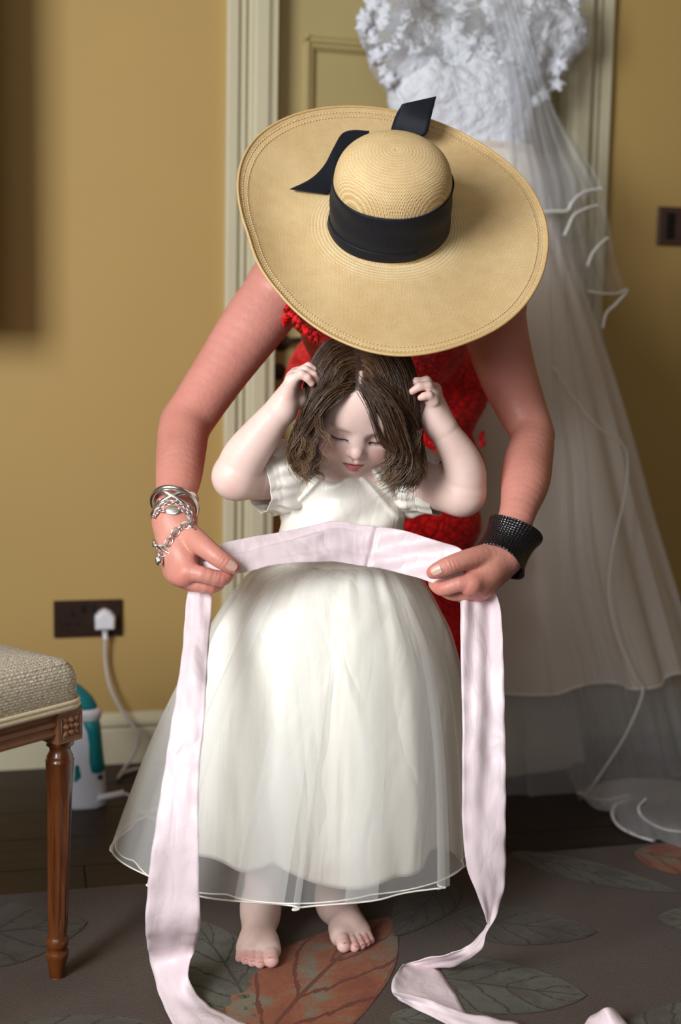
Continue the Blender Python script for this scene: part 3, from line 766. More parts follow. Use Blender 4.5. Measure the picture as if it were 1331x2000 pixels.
body += hand_prims(wr, K, fr_, [(.0180, .0092)]*4, ([P(562, 785, 1.925), P(583, 782, 1.935), P(600, 770, 1.945), P(614, 760, 1.95)], [.0150, .0112, .0088, .0075]))
# child's arm on the right
sh, el, wr = P(775, 915, 2.04), P(903, 963, 1.965), P(868, 843, 1.935)
body += limb([sh, P(840, 945, 2.0), el], [.037, .037, .0345])+limb([el, P(908, 925, 1.957), P(897, 888, 1.947), wr], [.0345, .0325, .0275, .0220], first=.012)
K = [P(843, 778, 1.912), P(846, 768, 1.925), P(848, 762, 1.938), P(846, 762, 1.95)]
fr_ = [([P(849, 784, 1.908), P(838, 772, 1.900), P(829, 774, 1.899), P(822, 777, 1.900)], [.0072, .0060, .0055, .0048]),
       ([P(849, 772, 1.918), P(837, 753, 1.908), P(820, 755, 1.906), P(805, 765, 1.908)], [.0078, .0066, .0062, .0054]),
       ([P(848, 765, 1.932), P(834, 743, 1.926), P(814, 745, 1.924), P(800, 755, 1.927)], [.0076, .0064, .0060, .0052]),
       ([P(846, 766, 1.946), P(830, 748, 1.942), P(814, 752, 1.945), P(802, 762, 1.95)], [.0072, .0060, .0056, .005])]
body += hand_prims(P(862, 832, 1.935), K, fr_, [(.0178, .0092)]*4, ([P(850, 822, 1.945), P(832, 812, 1.952), P(818, 795, 1.957), P(812, 778, 1.96)], [.0160, .0120, .0095, .0080]))
body.append(ball(P(848, 820, 1.932), .0185, .012))
# legs and feet
def foot(heel, toe_dir, ank, side, L=.142, sc_=1.):
    d = nrm([toe_dir[0], toe_dir[1], 0]); e = np.array([-d[1], d[0], 0])*side      # e points to the big toe side
    H = heel.copy(); q = lambda f, s, z: H+d*f*L+e*s+np.array([0, 0, z])
    p = [ball(q(.10, 0, .024), .0245, .01), cone(q(.12, 0, .024), q(.62, -.006, .020), .024, .019, .02), cone(ank, q(.55, .004, .026), .024, .017, .03),
         cone(q(.60, .016, .017), q(.74, .020, .015), .017, .0155, .012), cone(q(.55, -.016, .014), q(.68, -.020, .0125), .015, .0125, .012), cone(q(.70, .016, .015), q(.64, -.018, .0125), .0150, .0125, .01)]
    toes = [(.0205, .76, .935, .0115), (.0050, .75, .960, .0082), (-.0065, .73, .925, .0077), (-.0165, .70, .880, .0072), (-.0255, .66, .825, .0068)]
    for s, f0, f1, r in toes:
        p += chain([q(f0-.06, s*.95, r+.006), q((f0+f1)/2, s*1.04, r+.0035), q(f1-.02, s*1.07, r+.0004)], [r*1.05, r*.92, r], .0032)
    nails = [(q(f1+.015, s*1.07, r*2-.002), d, e, r*.62) for s, f0, f1, r in toes]
    return p, nails
RZ = .0125
toe1 = Pz(502, 1888, RZ); d1_ = nrm(toe1-Pz(511, 1800, RZ)); f1 = toe1-d1_*.142*.90
an1 = f1+d1_*.015+[0, 0, .052]
pf, nails1 = foot(f1, toe1-f1, an1, 1)
body += pf+[cone(an1, P(520, 1640, 2.045), .0255, .034, .02), cone(P(520, 1640, 2.045), P(530, 1420, 2.03), .034, .036, .02), cone(P(530, 1420, 2.03), P(610, 1190, 2.04), .038, .056, .02)]
f2 = Pz(655, 1795, RZ); toe2 = Pz(700, 1860, RZ)
an2 = P(652, 1772, f2[1]+.008)
pf, nails2 = foot(f2+nrm([f2[0]-toe2[0], f2[1]-toe2[1], 0])*.012, toe2-f2, an2+[0, .012, .016], -1)
body += pf+[cone(an2+[0, .012, .016], P(650, 1640, 2.075), .0255, .034, .02), cone(P(650, 1640, 2.075), P(680, 1420, 2.05), .034, .036, .02), cone(P(680, 1420, 2.05), P(720, 1190, 2.04), .038, .056, .02)]
Vb, Fb = surfnet(body, .0016)
Lh = (Vb-C_c)@A_c.T
BASEC = np.array(srgb(238, 208, 196)[:3]); LIPC = srgb(206, 116, 118)[:3]; BLUSH = srgb(232, 158, 148)[:3]
colb = np.tile(BASEC, (len(Vb), 1))
mh = field(hp_c[:3], Vb) < .03; mh2 = field(hp_c[:2], Vb) < .004
colb[mh] = face_col(Lh[mh], BASEC, LIPC, BLUSH)
def tint(col, V, c, r, w, rgb):
    g = w*np.exp(-((V-c)**2).sum(1)/r**2)[:, None]; return col*(1-g)+np.array(srgb(*rgb)[:3])*g
for c in (P(622, 746, 1.905), P(629, 740, 1.918), P(609, 747, 1.9), P(804, 765, 1.912), P(822, 775, 1.902), P(846, 835, 1.93), P(455, 950, 1.93), P(565, 775, 1.91)): colb = tint(colb, Vb, c, .012, .45, (226, 150, 138))
for nl in nails1+nails2: colb = tint(colb, Vb, nl[0], .012, .5, (224, 142, 134))
x_, y_, z_ = Lh.T                               # scalp under the hair
ws = np.clip((y_-np.where(z_ > -.012, .074-.4*np.clip(np.abs(x_)-.02, 0, 1), -.03))/.008, 0, 1)*mh2*(1-.8*np.exp(-((x_+.012)/.0022)**2)*(z_ > .035)*(y_ < .098))
colb = colb*(1-ws[:, None])+np.array(srgb(58, 42, 32)[:3])*ws[:, None]
fz_ = Vb[:, 2] < .05; Vb[fz_, 2] = np.maximum(Vb[fz_, 2], .0123)
cb = mk('body', Vb, Fb, M_skin_c, parent=CH, col=colb)
M_nail = plain('fingernail', (228, 190, 178), .25, var=.02); M_nail2 = plain('pale_nail', (216, 176, 156), .25, var=.03)
def nail(c, t, nvec, L, w, mat, par, curv=.45):
    t = nrm(t); nvec = nrm(np.asarray(nvec)-t*np.dot(nvec, t)); s = np.cross(nvec, t); V = []
    for i in np.linspace(-1, 1, 7):
        for j in np.linspace(-1, 1, 7):
            ww = w*(1-.18*max(0, i)**3*1-.12*i*i); V.append(c+t*i*L+s*math.sin(j*1.1)*ww/.9+nvec*(w*curv*(math.cos(j*1.1)-1)+.0003))
    return mk('nail', np.array(V), gridf(7, 7), mat, parent=par)
for nl, sc2 in ((nails1, 1), (nails2, 1)):
    for c, d, e, r in nl: nail(c+d*.0005, d, [0, 0, 1], r*.75, r, M_nail, CH)
# lashes: curved dark strip plus hairs
M_lash = plain('lash_brown', (40, 26, 20), .6)
def on_face(x, y, prims, C, A, z0=.10, s=1.):
    z = z0
    for _ in range(40):
        q = (np.array([[x, y, z]])*s)@A+C; d = float(field(prims, q)[0])
        if d < .0001: break
        z -= d*.8/s
    return np.array([x, y, z])
def lashes(C, A, prims, parent, s=1.):
    for sd in (-1, 1):
        base = [on_face(sd*.0288+u*.0138, -.0058-.0042*(1-u*u)+.0012*sd*u, prims, C, A, s=s) for u in np.linspace(-1, 1, 15)]
        pts = np.array(base)+[0, 0, .0004]
        parts = [tube((pts*s)@A+C, np.array([.0002]+[.0008]*13+[.0002])*s, 5)]
        for i in range(1, 14):
            for j in (0, .5):
                b = pts[i]*(1-j)+pts[min(14, i+1)]*j; u = (i+j)/7-1
                q = [b, b+[u*.0016, -.0014, .0024], b+[u*.0030+sd*.0006, -.0020, .0052]]
                parts.append(tube((np.array(q)*s)@A+C, np.array([.0003, .0002, .00007])*s, 3, cap=False))
        v, f = merge(*parts); mk('eyelashes', v, f, M_lash, parent=parent)
lashes(C_c, A_c, hp_c, CH)

# ---- hair
def hair_mat(name, dark, mid, light):
    t = NT(name); t.set(Roughness=.38); t.b.inputs['Specular IOR Level'].default_value = .45
    a = t.n('ShaderNodeAttribute', attribute_name='Col'); sp = t.n('ShaderNodeSeparateColor'); t.l(a.outputs['Color'], sp.inputs[0])
    c = t.ramp(sp.outputs[0], [(0, srgb(*dark)), (.5, srgb(*mid)), (1, srgb(*light))])
    t.color(c); return t.m
M_hair = hair_mat('brown_child_hair', (50, 34, 24), (96, 70, 50), (176, 136, 92))
def strands_mesh(S, rad, tone, name, mat, parent):
    n, m, _ = S.shape
    T = np.gradient(S, axis=1); T /= np.linalg.norm(T, axis=2, keepdims=True)+1e-9
    ref = np.array([.3, 1., .2]); N = np.cross(T, ref); N /= np.linalg.norm(N, axis=2, keepdims=True)+1e-9
    B = np.cross(T, N)
    tt = np.linspace(0, 1, m); rr = rad[:, None]*(1-.75*np.clip((tt-.6)/.4, 0, 1)**1.5)[None]
    ring = [S+rr[..., None]*(math.cos(a)*N+math.sin(a)*B) for a in (0, 2*PI/3, 4*PI/3)]
    V = np.stack(ring, 2).reshape(-1, 3)
    b = (np.arange(n)[:, None, None]*m+np.arange(m-1)[None, :, None])*3
    k = np.arange(3)[None, None, :]; k1 = (k+1) % 3
    F = np.stack(np.broadcast_arrays(b+k, b+k1, b+3+k1, b+3+k), -1).reshape(-1, 4)
    c = np.repeat(np.clip(tone[:, None]+np.zeros(m)[None] + .28*np.clip(tt-.45, 0, 1)[None]*1.6, 0, 1).reshape(-1), 3)
    return mk(name, V, F, mat, parent=parent, col=np.stack([c, c, c], 1))
coll = place(head_prims()[:8], C_c, A_c)+[ell(chest+[0, 0, .01], (.095, .068, .085)), cone(P(600, 922, 2.04), P(742, 930, 2.04), .052, .052, .02)]
def grow(roots, dirs, lens, lift, prims, m=22, grav=None, curl=None, stiff=.72, sidev=None):
    n = len(roots); S = np.zeros((n, m, 3)); p = roots.copy(); d = dirs.copy(); S[:, 0] = p
    R0_ = roots; ph = rng.uniform(0, 2*PI, n); clump = curl if curl is not None else np.zeros(n)
    for i in range(1, m):
        g = np.array([0, 0, -1.])*.33 if grav is None else grav
        d = d*stiff+g; d /= np.linalg.norm(d, axis=1)[:, None]
        p = p+d*(lens/(m-1))[:, None]
        f = field(prims, p); pen = lift*(1 if i > 2 else i/3)-f
        k = pen > 0
        if k.any():
            gr = grad(prims, p[k]); p[k] += gr*pen[k][:, None]
            d[k] -= gr*np.minimum((d[k]*gr).sum(1), 0)[:, None]
        if sidev is not None:                    # comb the hair clear of the face
            L = (p-C_c)@A_c.T; x, y, z = L.T
            xl = np.interp(y, [-.05, 0, .03, .05, .072, .085], [-.070, -.073, -.068, -.060, -.034, -.006])
            xr = np.interp(y, [-.05, -.03, 0, .02, .05, .072, .085], [.064, .060, .050, .040, .028, .008, -.006])
            k = (z > .008) & (x > xl) & (x < xr)
            dx = np.where(sidev > 0, xr-x, xl-x)*k*.8
            L[:, 0] += dx; L[:, 2] -= .15*np.abs(dx); p = L@A_c+C_c
        S[:, i] = p
    tt = np.linspace(0, 1, m)
    a = clump[:, None]*np.clip(tt-.35, 0, 1)[None]**1.2
    w = ph[:, None]*.35+tt[None]*9+rng.uniform(0, 6.3, n)[:, None]*.15
    gx = .0045*np.sin(R0_[:, 0, None]*150+tt[None]*7)*tt[None]+.003*np.sin(R0_[:, 2, None]*210+tt[None]*13+R0_[:, 1, None]*90)*tt[None]
    S[..., 0] += a*np.sin(w)+gx; S[..., 2] += gx*.3; S[..., 1] += a*np.cos(w)*.8; S[..., 2] += a*np.sin(w*1.3)*.4
    return S
# scalp roots in head coordinates; hair parted left of centre
def scalp(n, child=True):
    out = []
    while len(out) < n:
        v = rng.normal(size=3); v /= np.linalg.norm(v)
        x, y, z = v*np.array([.072, .074, .086])+[0, .034, -.016]
        if z > -.012 and y < .070-.55*max(0, abs(x)-.03)+.1*max(0, z): continue
        if y < -.035 or z > .056: continue
        out.append((x, y, z))
    return np.array(out)
n = 9000
rt = scalp(n)
for i in range(900):                          # dense roots along the parting
    z_ = rng.uniform(-.09, .055); x_ = -.012+(.05-z_)*-.10+rng.normal()*.004
    q_ = 1-(x_/.072)**2-((z_+.016)/.086)**2
    if q_ > .02: rt[i] = (x_, .034+.074*math.sqrt(q_), z_)
part = -.012+.10*np.clip(rt[:, 2]+.02, -.1, .1)*-.0
side = np.where(rt[:, 0] < -.012+(.05-rt[:, 2])*-.10, -1., 1.)
top = np.clip((rt[:, 1]-.03)/.07, 0, 1)
dl = np.stack([side*(.9*top+.25), -.2-.5*(1-top), np.where(side > 0, .28, .10)*top-.15*(1-top)+0*top], 1)
dl += rng.normal(size=dl.shape)*.06
dl /= np.linalg.norm(dl, axis=1)[:, None]
R0 = rt@A_c+C_c; D0 = dl@A_c
# height of each root decides its length; ends finish at shoulder level
endz = P(600, 890, 1.95)[2]+rng.normal(size=n)*.012-.010*(side > 0)
lens = np.clip((R0[:, 2]-endz)*1.0+.040*top, .03, .30)
lift = .002+.008*rng.random(n)**1.3+.003*top
S_ = grow(R0, D0, lens, lift, coll, m=20, curl=rng.uniform(.002, .016, n), stiff=.74, sidev=side)
cl = np.sin(R0[:, 0]*240+3*np.sin(R0[:, 2]*90))*.5+.5
tone = np.clip(.22+.22*cl+rng.normal(size=n)*.13, 0, 1)
hair = strands_mesh(S_, rng.uniform(.00028, .00052, n), tone, 'hair', M_hair, CH)
# loose face-framing locks: (root, via points) in picture coordinates
def lock(pts, n, spread, r0=.00035, r1=.0006, tn=.6, m=26, curl=.002):
    base = catmull([P(*q) for q in pts], m); S = np.zeros((n, m, 3)); tt = np.linspace(0, 1, m)
    for i in range(n):
        o = rng.normal(size=3)*spread; o2 = rng.normal(size=3)*spread*1.2
        S[i] = base+o[None]*(1-tt)[:, None]+o2[None]*tt[:, None]*1.0
        ph = rng.uniform(0, 6.3); S[i, :, 0] += curl*tt*np.sin(tt*11+ph)*rng.random(); S[i, :, 2] += curl*tt*np.cos(tt*9+ph)*rng.random()
    return S, rng.uniform(r0, r1, n), np.clip(tn+rng.normal(size=n)*.15, 0, 1)
LK = [lock([(690, 752, 1.885), (642, 768, 1.87), (606, 820, 1.876), (594, 870, 1.88), (598, 908, 1.89), (632, 928, 1.90)], 46, .0035, tn=.62),
      lock([(668, 752, 1.88), (632, 785, 1.868), (630, 835, 1.868), (648, 862, 1.860), (655, 885, 1.860), (640, 908, 1.864)], 5, .0018, r0=.00022, r1=.0004, tn=.6),
      lock([(655, 752, 1.88), (622, 785, 1.868), (622, 840, 1.868), (641, 858, 1.862), (632, 880, 1.862)], 12, .0022, r0=.00022, r1=.0004, tn=.6),
      lock([(670, 745, 1.885), (625, 790, 1.872), (590, 850, 1.88), (572, 888, 1.885), (600, 930, 1.90)], 70, .0055, tn=.55),
      lock([(660, 740, 1.89), (610, 790, 1.88), (580, 860, 1.885), (585, 905, 1.89), (615, 932, 1.90)], 60, .006, tn=.45),
      lock([(705, 757, 1.872), (722, 790, 1.862), (735, 830, 1.858), (748, 862, 1.858), (775, 880, 1.866), (790, 905, 1.875)], 60, .0035, tn=.30),
      lock([(710, 750, 1.875), (745, 790, 1.862), (765, 840, 1.862), (778, 885, 1.87), (760, 918, 1.875), (745, 930, 1.88)], 90, .006, tn=.38),
      lock([(720, 745, 1.875), (765, 790, 1.868), (788, 850, 1.87), (800, 900, 1.875), (780, 935, 1.875), (755, 948, 1.88)], 90, .007, tn=.42),
      lock([(730, 745, 1.88), (790, 800, 1.89), (812, 860, 1.9), (818, 905, 1.905), (795, 938, 1.90), (770, 930, 1.89)], 90, .007, tn=.42),
      lock([(600, 800, 1.88), (575, 850, 1.89), (572, 900, 1.9), (590, 925, 1.90)], 40, .005, tn=.6)]
def ringlet(x0, y0, x1, y1, v, n, rad, turns, tn):
    m = 30; base = catmull([P(x0, y0, v), P((x0+x1)/2+rng.normal()*4, (y0+y1)/2, v-.004), P(x1, y1, v)], m); tt = np.linspace(0, 1, m); ph = rng.uniform(0, 6.3); S = np.zeros((n, m, 3))
    for i in range(n):
        r = rad*(1+rng.normal()*.25)*np.clip(tt*1.8, 0, 1); p = ph+rng.normal()*.35; o = rng.normal(size=3)*.0018
        S[i] = base+o; S[i, :, 0] += r*np.sin(p+tt*turns*6.28); S[i, :, 1] += r*.6*np.cos(p+tt*turns*6.28); S[i, :, 2] += r*.45*np.sin(p*1.3+tt*turns*6.28+.8)
    return S, rng.uniform(.00025, .00045, n), np.clip(tn+rng.normal(size=n)*.12, 0, 1)
for k in range(16): LK.append(ringlet(rng.uniform(574, 606), rng.uniform(820, 865), rng.uniform(578, 632), rng.uniform(895, 926), rng.uniform(1.872, 1.90), 16, rng.uniform(.004, .009), rng.uniform(.8, 1.5), rng.uniform(.4, .85)))
for k in range(30): LK.append(ringlet(rng.uniform(770, 822), rng.uniform(830, 880), rng.uniform(748, 830), rng.uniform(912, 946), rng.uniform(1.868, 1.91), 16, rng.uniform(.004, .009), rng.uniform(.8, 1.6), rng.uniform(.3, .8)))
for k in range(7): LK.append(ringlet(rng.uniform(765, 780), rng.uniform(885, 900), rng.uniform(735, 770), rng.uniform(918, 936), rng.uniform(1.868, 1.88), 14, .006, 1.2, .8))
Sl = np.concatenate([catmull_.reshape(len(catmull_), -1, 3)[:, np.linspace(0, catmull_.shape[1]-1, 26).round().astype(int)] for catmull_, _, _ in LK]); rl = np.concatenate([q[1] for q in LK]); tl = np.concatenate([q[2] for q in LK])
lk = strands_mesh(Sl, rl, tl*.8, 'hair_locks', M_hair, CH)
hair['kind'] = 'stuff'; lk['kind'] = 'stuff'
cap_p = place([ell((0, .034, -.017), (.0730, .0752, .0870)), ell((0, -.01, -.045), (.066, .07, .058), k=.03), cut(ell((.0, -.016, .085), (.090, .084, .085), k=.01))], C_c, A_c)
v, f = surfnet(cap_p, .004); mk('hair_base', v, f, plain('hair_underlayer', (62, 44, 32), .7), parent=CH)
# ------------------------------------------------------------------ cloth helpers
def satin(name, rgb, rough=.38, slub=.0, spec=.5, sheen=.3, wr=.25, aniso=0., crease=0., cs=(7, 7, 3.2)):
    t = NT(name); t.set(Roughness=rough); t.b.inputs['Specular IOR Level'].default_value = spec
    t.b.inputs['Sheen Weight'].default_value = sheen; t.b.inputs['Anisotropic'].default_value = aniso
    uv = t.coord('UV', (1, 1, 1)); co = t.coord('Object')
    n = t.noise(co, 9, 5, .55, .6); fine = t.noise(t.coord('UV', (900, 30, 1)), 1.0, 3); s2 = t.noise(t.coord('UV', (40, 700, 1)), 1.0, 3)
    c = srgb(*rgb)
    col = t.ramp(t.math('ADD', t.math('MULTIPLY', fine, .5), t.math('MULTIPLY', s2, .5)), [(.3, tuple(x*(1-slub) for x in c[:3])+(1,)), (.7, tuple(min(1, x*(1+slub*.5)) for x in c[:3])+(1,))])
    t.color(col)
    h = t.math('ADD', t.math('MULTIPLY', n, 6.), t.math('MULTIPLY', fine, .6)); bn = t.bump(h, wr, .0016)
    if crease:                                  # sharp creases of crisp silk
        c1 = t.noise(t.coord('Object', cs), 1.0, 2, .5, 1.4); c2 = t.noise(t.coord('Object', tuple(x*2.3 for x in cs), loc=(3, 1, 2)), 1.0, 2, .5, 1.0)
        rg_ = t.math('ADD', t.math('ABSOLUTE', t.math('SUBTRACT', c1, .5)), t.math('MULTIPLY', t.math('ABSOLUTE', t.math('SUBTRACT', c2, .5)), .45))
        b2 = t.n('ShaderNodeBump'); b2.inputs['Strength'].default_value = 1.; b2.inputs['Distance'].default_value = crease
        t.l(rg_, b2.inputs['Height']); t.l(bn.outputs[0], b2.inputs['Normal']); t.l(b2.outputs[0], t.b.inputs['Normal'])
    return t
def sheer(name, rgb, alpha=.35, edge=.45, rough=.6, transl=.5):
    """thin woven net: part of the light passes straight through, denser where seen edge-on"""
    t = NT(name); t.b.inputs['Base Color'].default_value = srgb(*rgb); t.set(Roughness=rough); t.b.inputs['Specular IOR Level'].default_value = .2
    lw = t.n('ShaderNodeLayerWeight'); lw.inputs[0].default_value = .35
    f = t.math('ADD', t.math('MULTIPLY', lw.outputs['Facing'], edge), alpha, clamp=True)
    tl = t.n('ShaderNodeBsdfTranslucent'); tl.inputs[0].default_value = srgb(*rgb)
    m1 = t.n('ShaderNodeMixShader'); m1.inputs[0].default_value = transl; t.l(t.b.outputs[0], m1.inputs[1]); t.l(tl.outputs[0], m1.inputs[2])
    tr = t.n('ShaderNodeBsdfTransparent'); m2 = t.n('ShaderNodeMixShader')
    t.l(f, m2.inputs[0]); t.l(tr.outputs[0], m2.inputs[1]); t.l(m1.outputs[0], m2.inputs[2]); t.l(m2.outputs[0], t.out.inputs['Surface'])
    return t.m
M_sat = satin('ivory_satin', (238, 232, 220), .30, .02, .5, .1, .18, crease=.006, cs=(9, 9, 4)).m
M_taf = satin('ivory_taffeta_lining', (247, 242, 229), .36, .02, .5, .1, .25, crease=.022, cs=(7, 7, 1.8)).m
M_org = sheer('ivory_organza', (249, 249, 247), .13, .50)
M_orgd = sheer('ivory_organza_doubled', (249, 249, 247), .36, .45)
M_edge = plain('rolled_hem_thread', (250, 246, 234), .5, var=.02)
def waves(X, seeds, amp):
    d = np.zeros(len(X), np.float32)
    for (kx, ky, kz, ph, a) in seeds: d += a*np.sin(X[:, 0]*kx+X[:, 1]*ky+X[:, 2]*kz+ph)
    return d*amp
# ---- child's bodice
def bod_disp(X):
    u, v, z = X.T
    w = np.zeros(len(X), np.float32)
    s = (P(668, 985, 1.95)-0)
    x = u-s[0]; zz = z-s[2]
    # soft creases fanning from the armholes to the middle
    for sd in (-1, 1):
        q = (x*sd-.02)*.8+(zz-.02)*.75
        w += .0022*np.exp(-((q-.045)/.006)**2)*np.exp(-(x*sd-.06)**2/.0016)
        w += .0020*np.exp(-((q-.024)/.005)**2)*np.exp(-(x*sd-.055)**2/.0012)
        w -= .0016*np.exp(-((q-.034)/.004)**2)*np.exp(-(x*sd-.055)**2/.0016)
    w += .0016*np.sin(x*95+zz*20)*np.exp(-((zz-.045)/.02)**2)
    w += .0012*np.sin(x*60-zz*75+1)*np.exp(-((zz+.03)/.03)**2)
    return -w*3.8
bod = [ell(P(668, 990, 2.04), (.098, .072, .105), k=.02), cone(P(606, 928, 2.035), P(738, 934, 2.035), .046, .046, .03),
       ell(P(668, 1075, 2.035), (.103, .074, .10), k=.03), ell(P(672, 938, 2.03), (.062, .060, .034), k=.02), cut(ball(P(674, 893, 1.985), .040, .008)), cut(ell(P(668, 1160, 2.03), (.2, .2, .045), k=.004))]
V, Fq = surfnet(bod, .0025, disp=bod_disp)
dress = mk('dress_bodice', V, Fq, M_sat, parent=CH, uv=np.stack([V[:, 0], V[:, 2]], 1))
# puffed sleeves, gathered into a cuff band round the upper arm
def sleeve(rows, name='sleeve', seed=0, n=96):
    """rows: (centre, axis direction, radius a (up), radius b (depth), pleat)"""
    rg = np.random.default_rng(seed); C = catmull([r[0] for r in rows], 44); Rv = catmull([[r[1], r[2], r[3]] for r in rows], 44)
    T = np.gradient(C, axis=0); T /= np.linalg.norm(T, axis=1)[:, None]
    th = np.linspace(0, 2*PI, n, endpoint=False); V = []
    up = np.array([0, 0, 1.]); ph = rg.uniform(0, 6.3, 6)
    for i in range(44):
        A = nrm(up-T[i]*T[i][2]); B_ = np.cross(T[i], A); s = i/43
        pl = 1.7*Rv[i, 2]*(np.sin(11*th+ph[0]+1.5*math.sin(5*s))*.5+np.sin(17*th+ph[1]+3*s)*.35+np.sin(6*th+ph[2]-4*s)*.45)
        a, b = Rv[i, 0]+pl, Rv[i, 1]+pl
        V.append(C[i]+a[:, None]*np.cos(th)[:, None]*A+b[:, None]*np.sin(th)[:, None]*B_)
    V = np.array(V).reshape(-1, 3)
    uv = np.stack([np.tile(th*.05, 44), np.repeat(np.linspace(0, .1, 44), n)], 1)
    return solid(mk(name, V, gridf(44, n, cv=True), M_sat, parent=CH, uv=uv), .0012)
s_l = sleeve([(P(600, 928, 2.035), .034, .036, .000), (P(582, 930, 2.03), .049, .046, .0012), (P(560, 932, 2.02), .0570, .052, .0028), (P(538, 936, 2.005), .0560, .052, .0032), (P(524, 939, 1.998), .0500, .047, .0024), (P(515, 941, 1.994), .0470, .045, .0012), (P(502, 944, 1.988), .0465, .0445, .0012)], seed=3)
s_r = sleeve([(P(752, 935, 2.04), .030, .034, .000), (P(776, 935, 2.035), .045, .044, .0012), (P(800, 938, 2.03), .054, .050, .0026), (P(824, 942, 2.02), .053, .050, .0026), (P(842, 948, 2.01), .046, .044, .0018), (P(850, 951, 2.005), .0445, .0435, .0010), (P(862, 953, 2.0), .0440, .043, .0010)], seed=5)
# ---- skirts: closed surfaces ruled between waist and hem, with folds
def skirt(rows, n, m, pleat, hemf, name, mat, parent, t0=0., t1=1., th0=0., th1=2*PI, closed=True, off=0., uvs=1., tilt=0.):
    """rows: (py, pxL, pxR, v centre, depth ratio); pleat(th, s)->(radial factor, angular shift)"""
    R_ = np.array([[*(P((a+b)/2, y, v)), (P(b, y, v)-P(a, y, v))[0]/2, q] for y, a, b, v, q in rows])
    T = catmull(R_, 120); ss = np.linspace(0, 1, 120)
    th = np.linspace(th0, th1, n, endpoint=not closed); s = np.linspace(t0, t1, m)
    TH, S_ = np.meshgrid(th, s); he = hemf(TH)
    Se = S_*(he) if hemf else S_
    g = lambda k: np.interp(np.clip(Se, 0, 1), ss, T[:, k])
    pr, sh_ = pleat(TH, S_)
    a = g(3)*(1+pr)+off; ang = TH+sh_
    x = g(0)+a*np.cos(ang); y = g(1)-a*g(4)*np.sin(ang)+tilt*a*np.cos(ang); z = g(2)-np.clip(Se-1, 0, 1)*.5
    V = np.stack([x, y, z], -1)
    F = gridf(m, n, cv=closed)
    o = mk(name, V.reshape(-1, 3), F, mat, parent=parent, uv=np.stack([(TH*.25*uvs).ravel(), (S_*.5).ravel()], 1))
    return o, V
SKR = [(1100, 545, 792, 2.03, .74), (1118, 495, 815, 2.03, .74), (1150, 462, 838, 2.03, .76), (1190, 432, 860, 2.03, .78), (1235, 405, 880, 2.03, .80), (1330, 352, 903, 2.03, .82), (1440, 300, 918, 2.02, .84), (1550, 258, 926, 2.02, .86), (1642, 226, 930, 2.01, .86)]
def pl_out(th, s):
    e = s**.8
    r = .030*e*np.sin(9*th+.6+.5*np.sin(2*th))+.018*e*np.sin(16*th+2.1)+.018*np.exp(-((s-.12)/.16)**2)*np.sin(34*th+2*np.sin(3*th))
    sh = .085*np.sin(9*th+1.9+.5*np.sin(2*th))*np.clip(s*1.7, 0, 1)+.05*np.sin(14*th+.3)*np.clip(s*1.4, 0, 1)
    return r, sh
hem_out = lambda th: 1.0+.0*th
o, Vo = skirt(SKR, 360, 70, pl_out, lambda th: 1+0*th, 'organza_skirt', M_org, CH)
v, f = tube(Vo[-1], .0013, 6, closed=True); mk('rolled_hem', v, f, M_edge, parent=CH)
def pl_mid(th, s):
    e = s**.8
    r = -.030+.026*e*np.sin(8*th+2.2+.6*np.sin(3*th))+.012*np.exp(-((s-.12)/.10)**2)*np.sin(28*th+1)
    return r, .09*np.sin(8*th+.4)*np.clip(s*1.6, 0, 1)
o, Vm = skirt(SKR, 300, 60, pl_mid, lambda th: .994+0*th, 'organza_underskirt', M_org, CH)
v, f = tube(Vm[-1], .0011, 6, closed=True); mk('rolled_hem', v, f, M_edge, parent=CH)
SKI = [(1100, 548, 790, 2.03, .70), (1120, 505, 808, 2.03, .70), (1160, 470, 834, 2.03, .72), (1235, 418, 868, 2.03, .76), (1330, 398, 890, 2.03, .80), (1440, 388, 897, 2.03, .82), (1545, 387, 900, 2.03, .84), (1654, 390, 903, 2.03, .84)]
def pl_in(th, s):
    e = s**.45
    r = -.02+.052*e*np.sin(7*th+.9+.7*np.sin(2*th+1.5*s))+.030*e*np.sin(13*th+1.1+2*s)+.026*np.sin(23*th+np.sin(5*th))*np.exp(-((s-.12)/.22)**2)+.008*e*np.sin(7*s*3+5*th)
    return r, .06*np.sin(7*th+2)*e
o, Vi = skirt(SKI, 320, 80, pl_in, lambda th: .975+.022*np.sin(5*th+1)+.012*np.sin(9*th), 'satin_lining', M_taf, CH)
solid(o, .0012)

for a_, b_ in ((1.12, 1.30), (1.66, 1.92), (.74, .84), (2.15, 2.3)):
    o, Vp = skirt(SKR, 14, 70, lambda th, s: (pl_out(th*0+(a_+b_)/2, s)[0]+.004+.01*(th-(a_+b_)/2), pl_out(th*0+(a_+b_)/2, s)[1]), lambda th: 1+0*th, 'organza_fold', M_orgd, CH, th0=a_, th1=b_, closed=False)
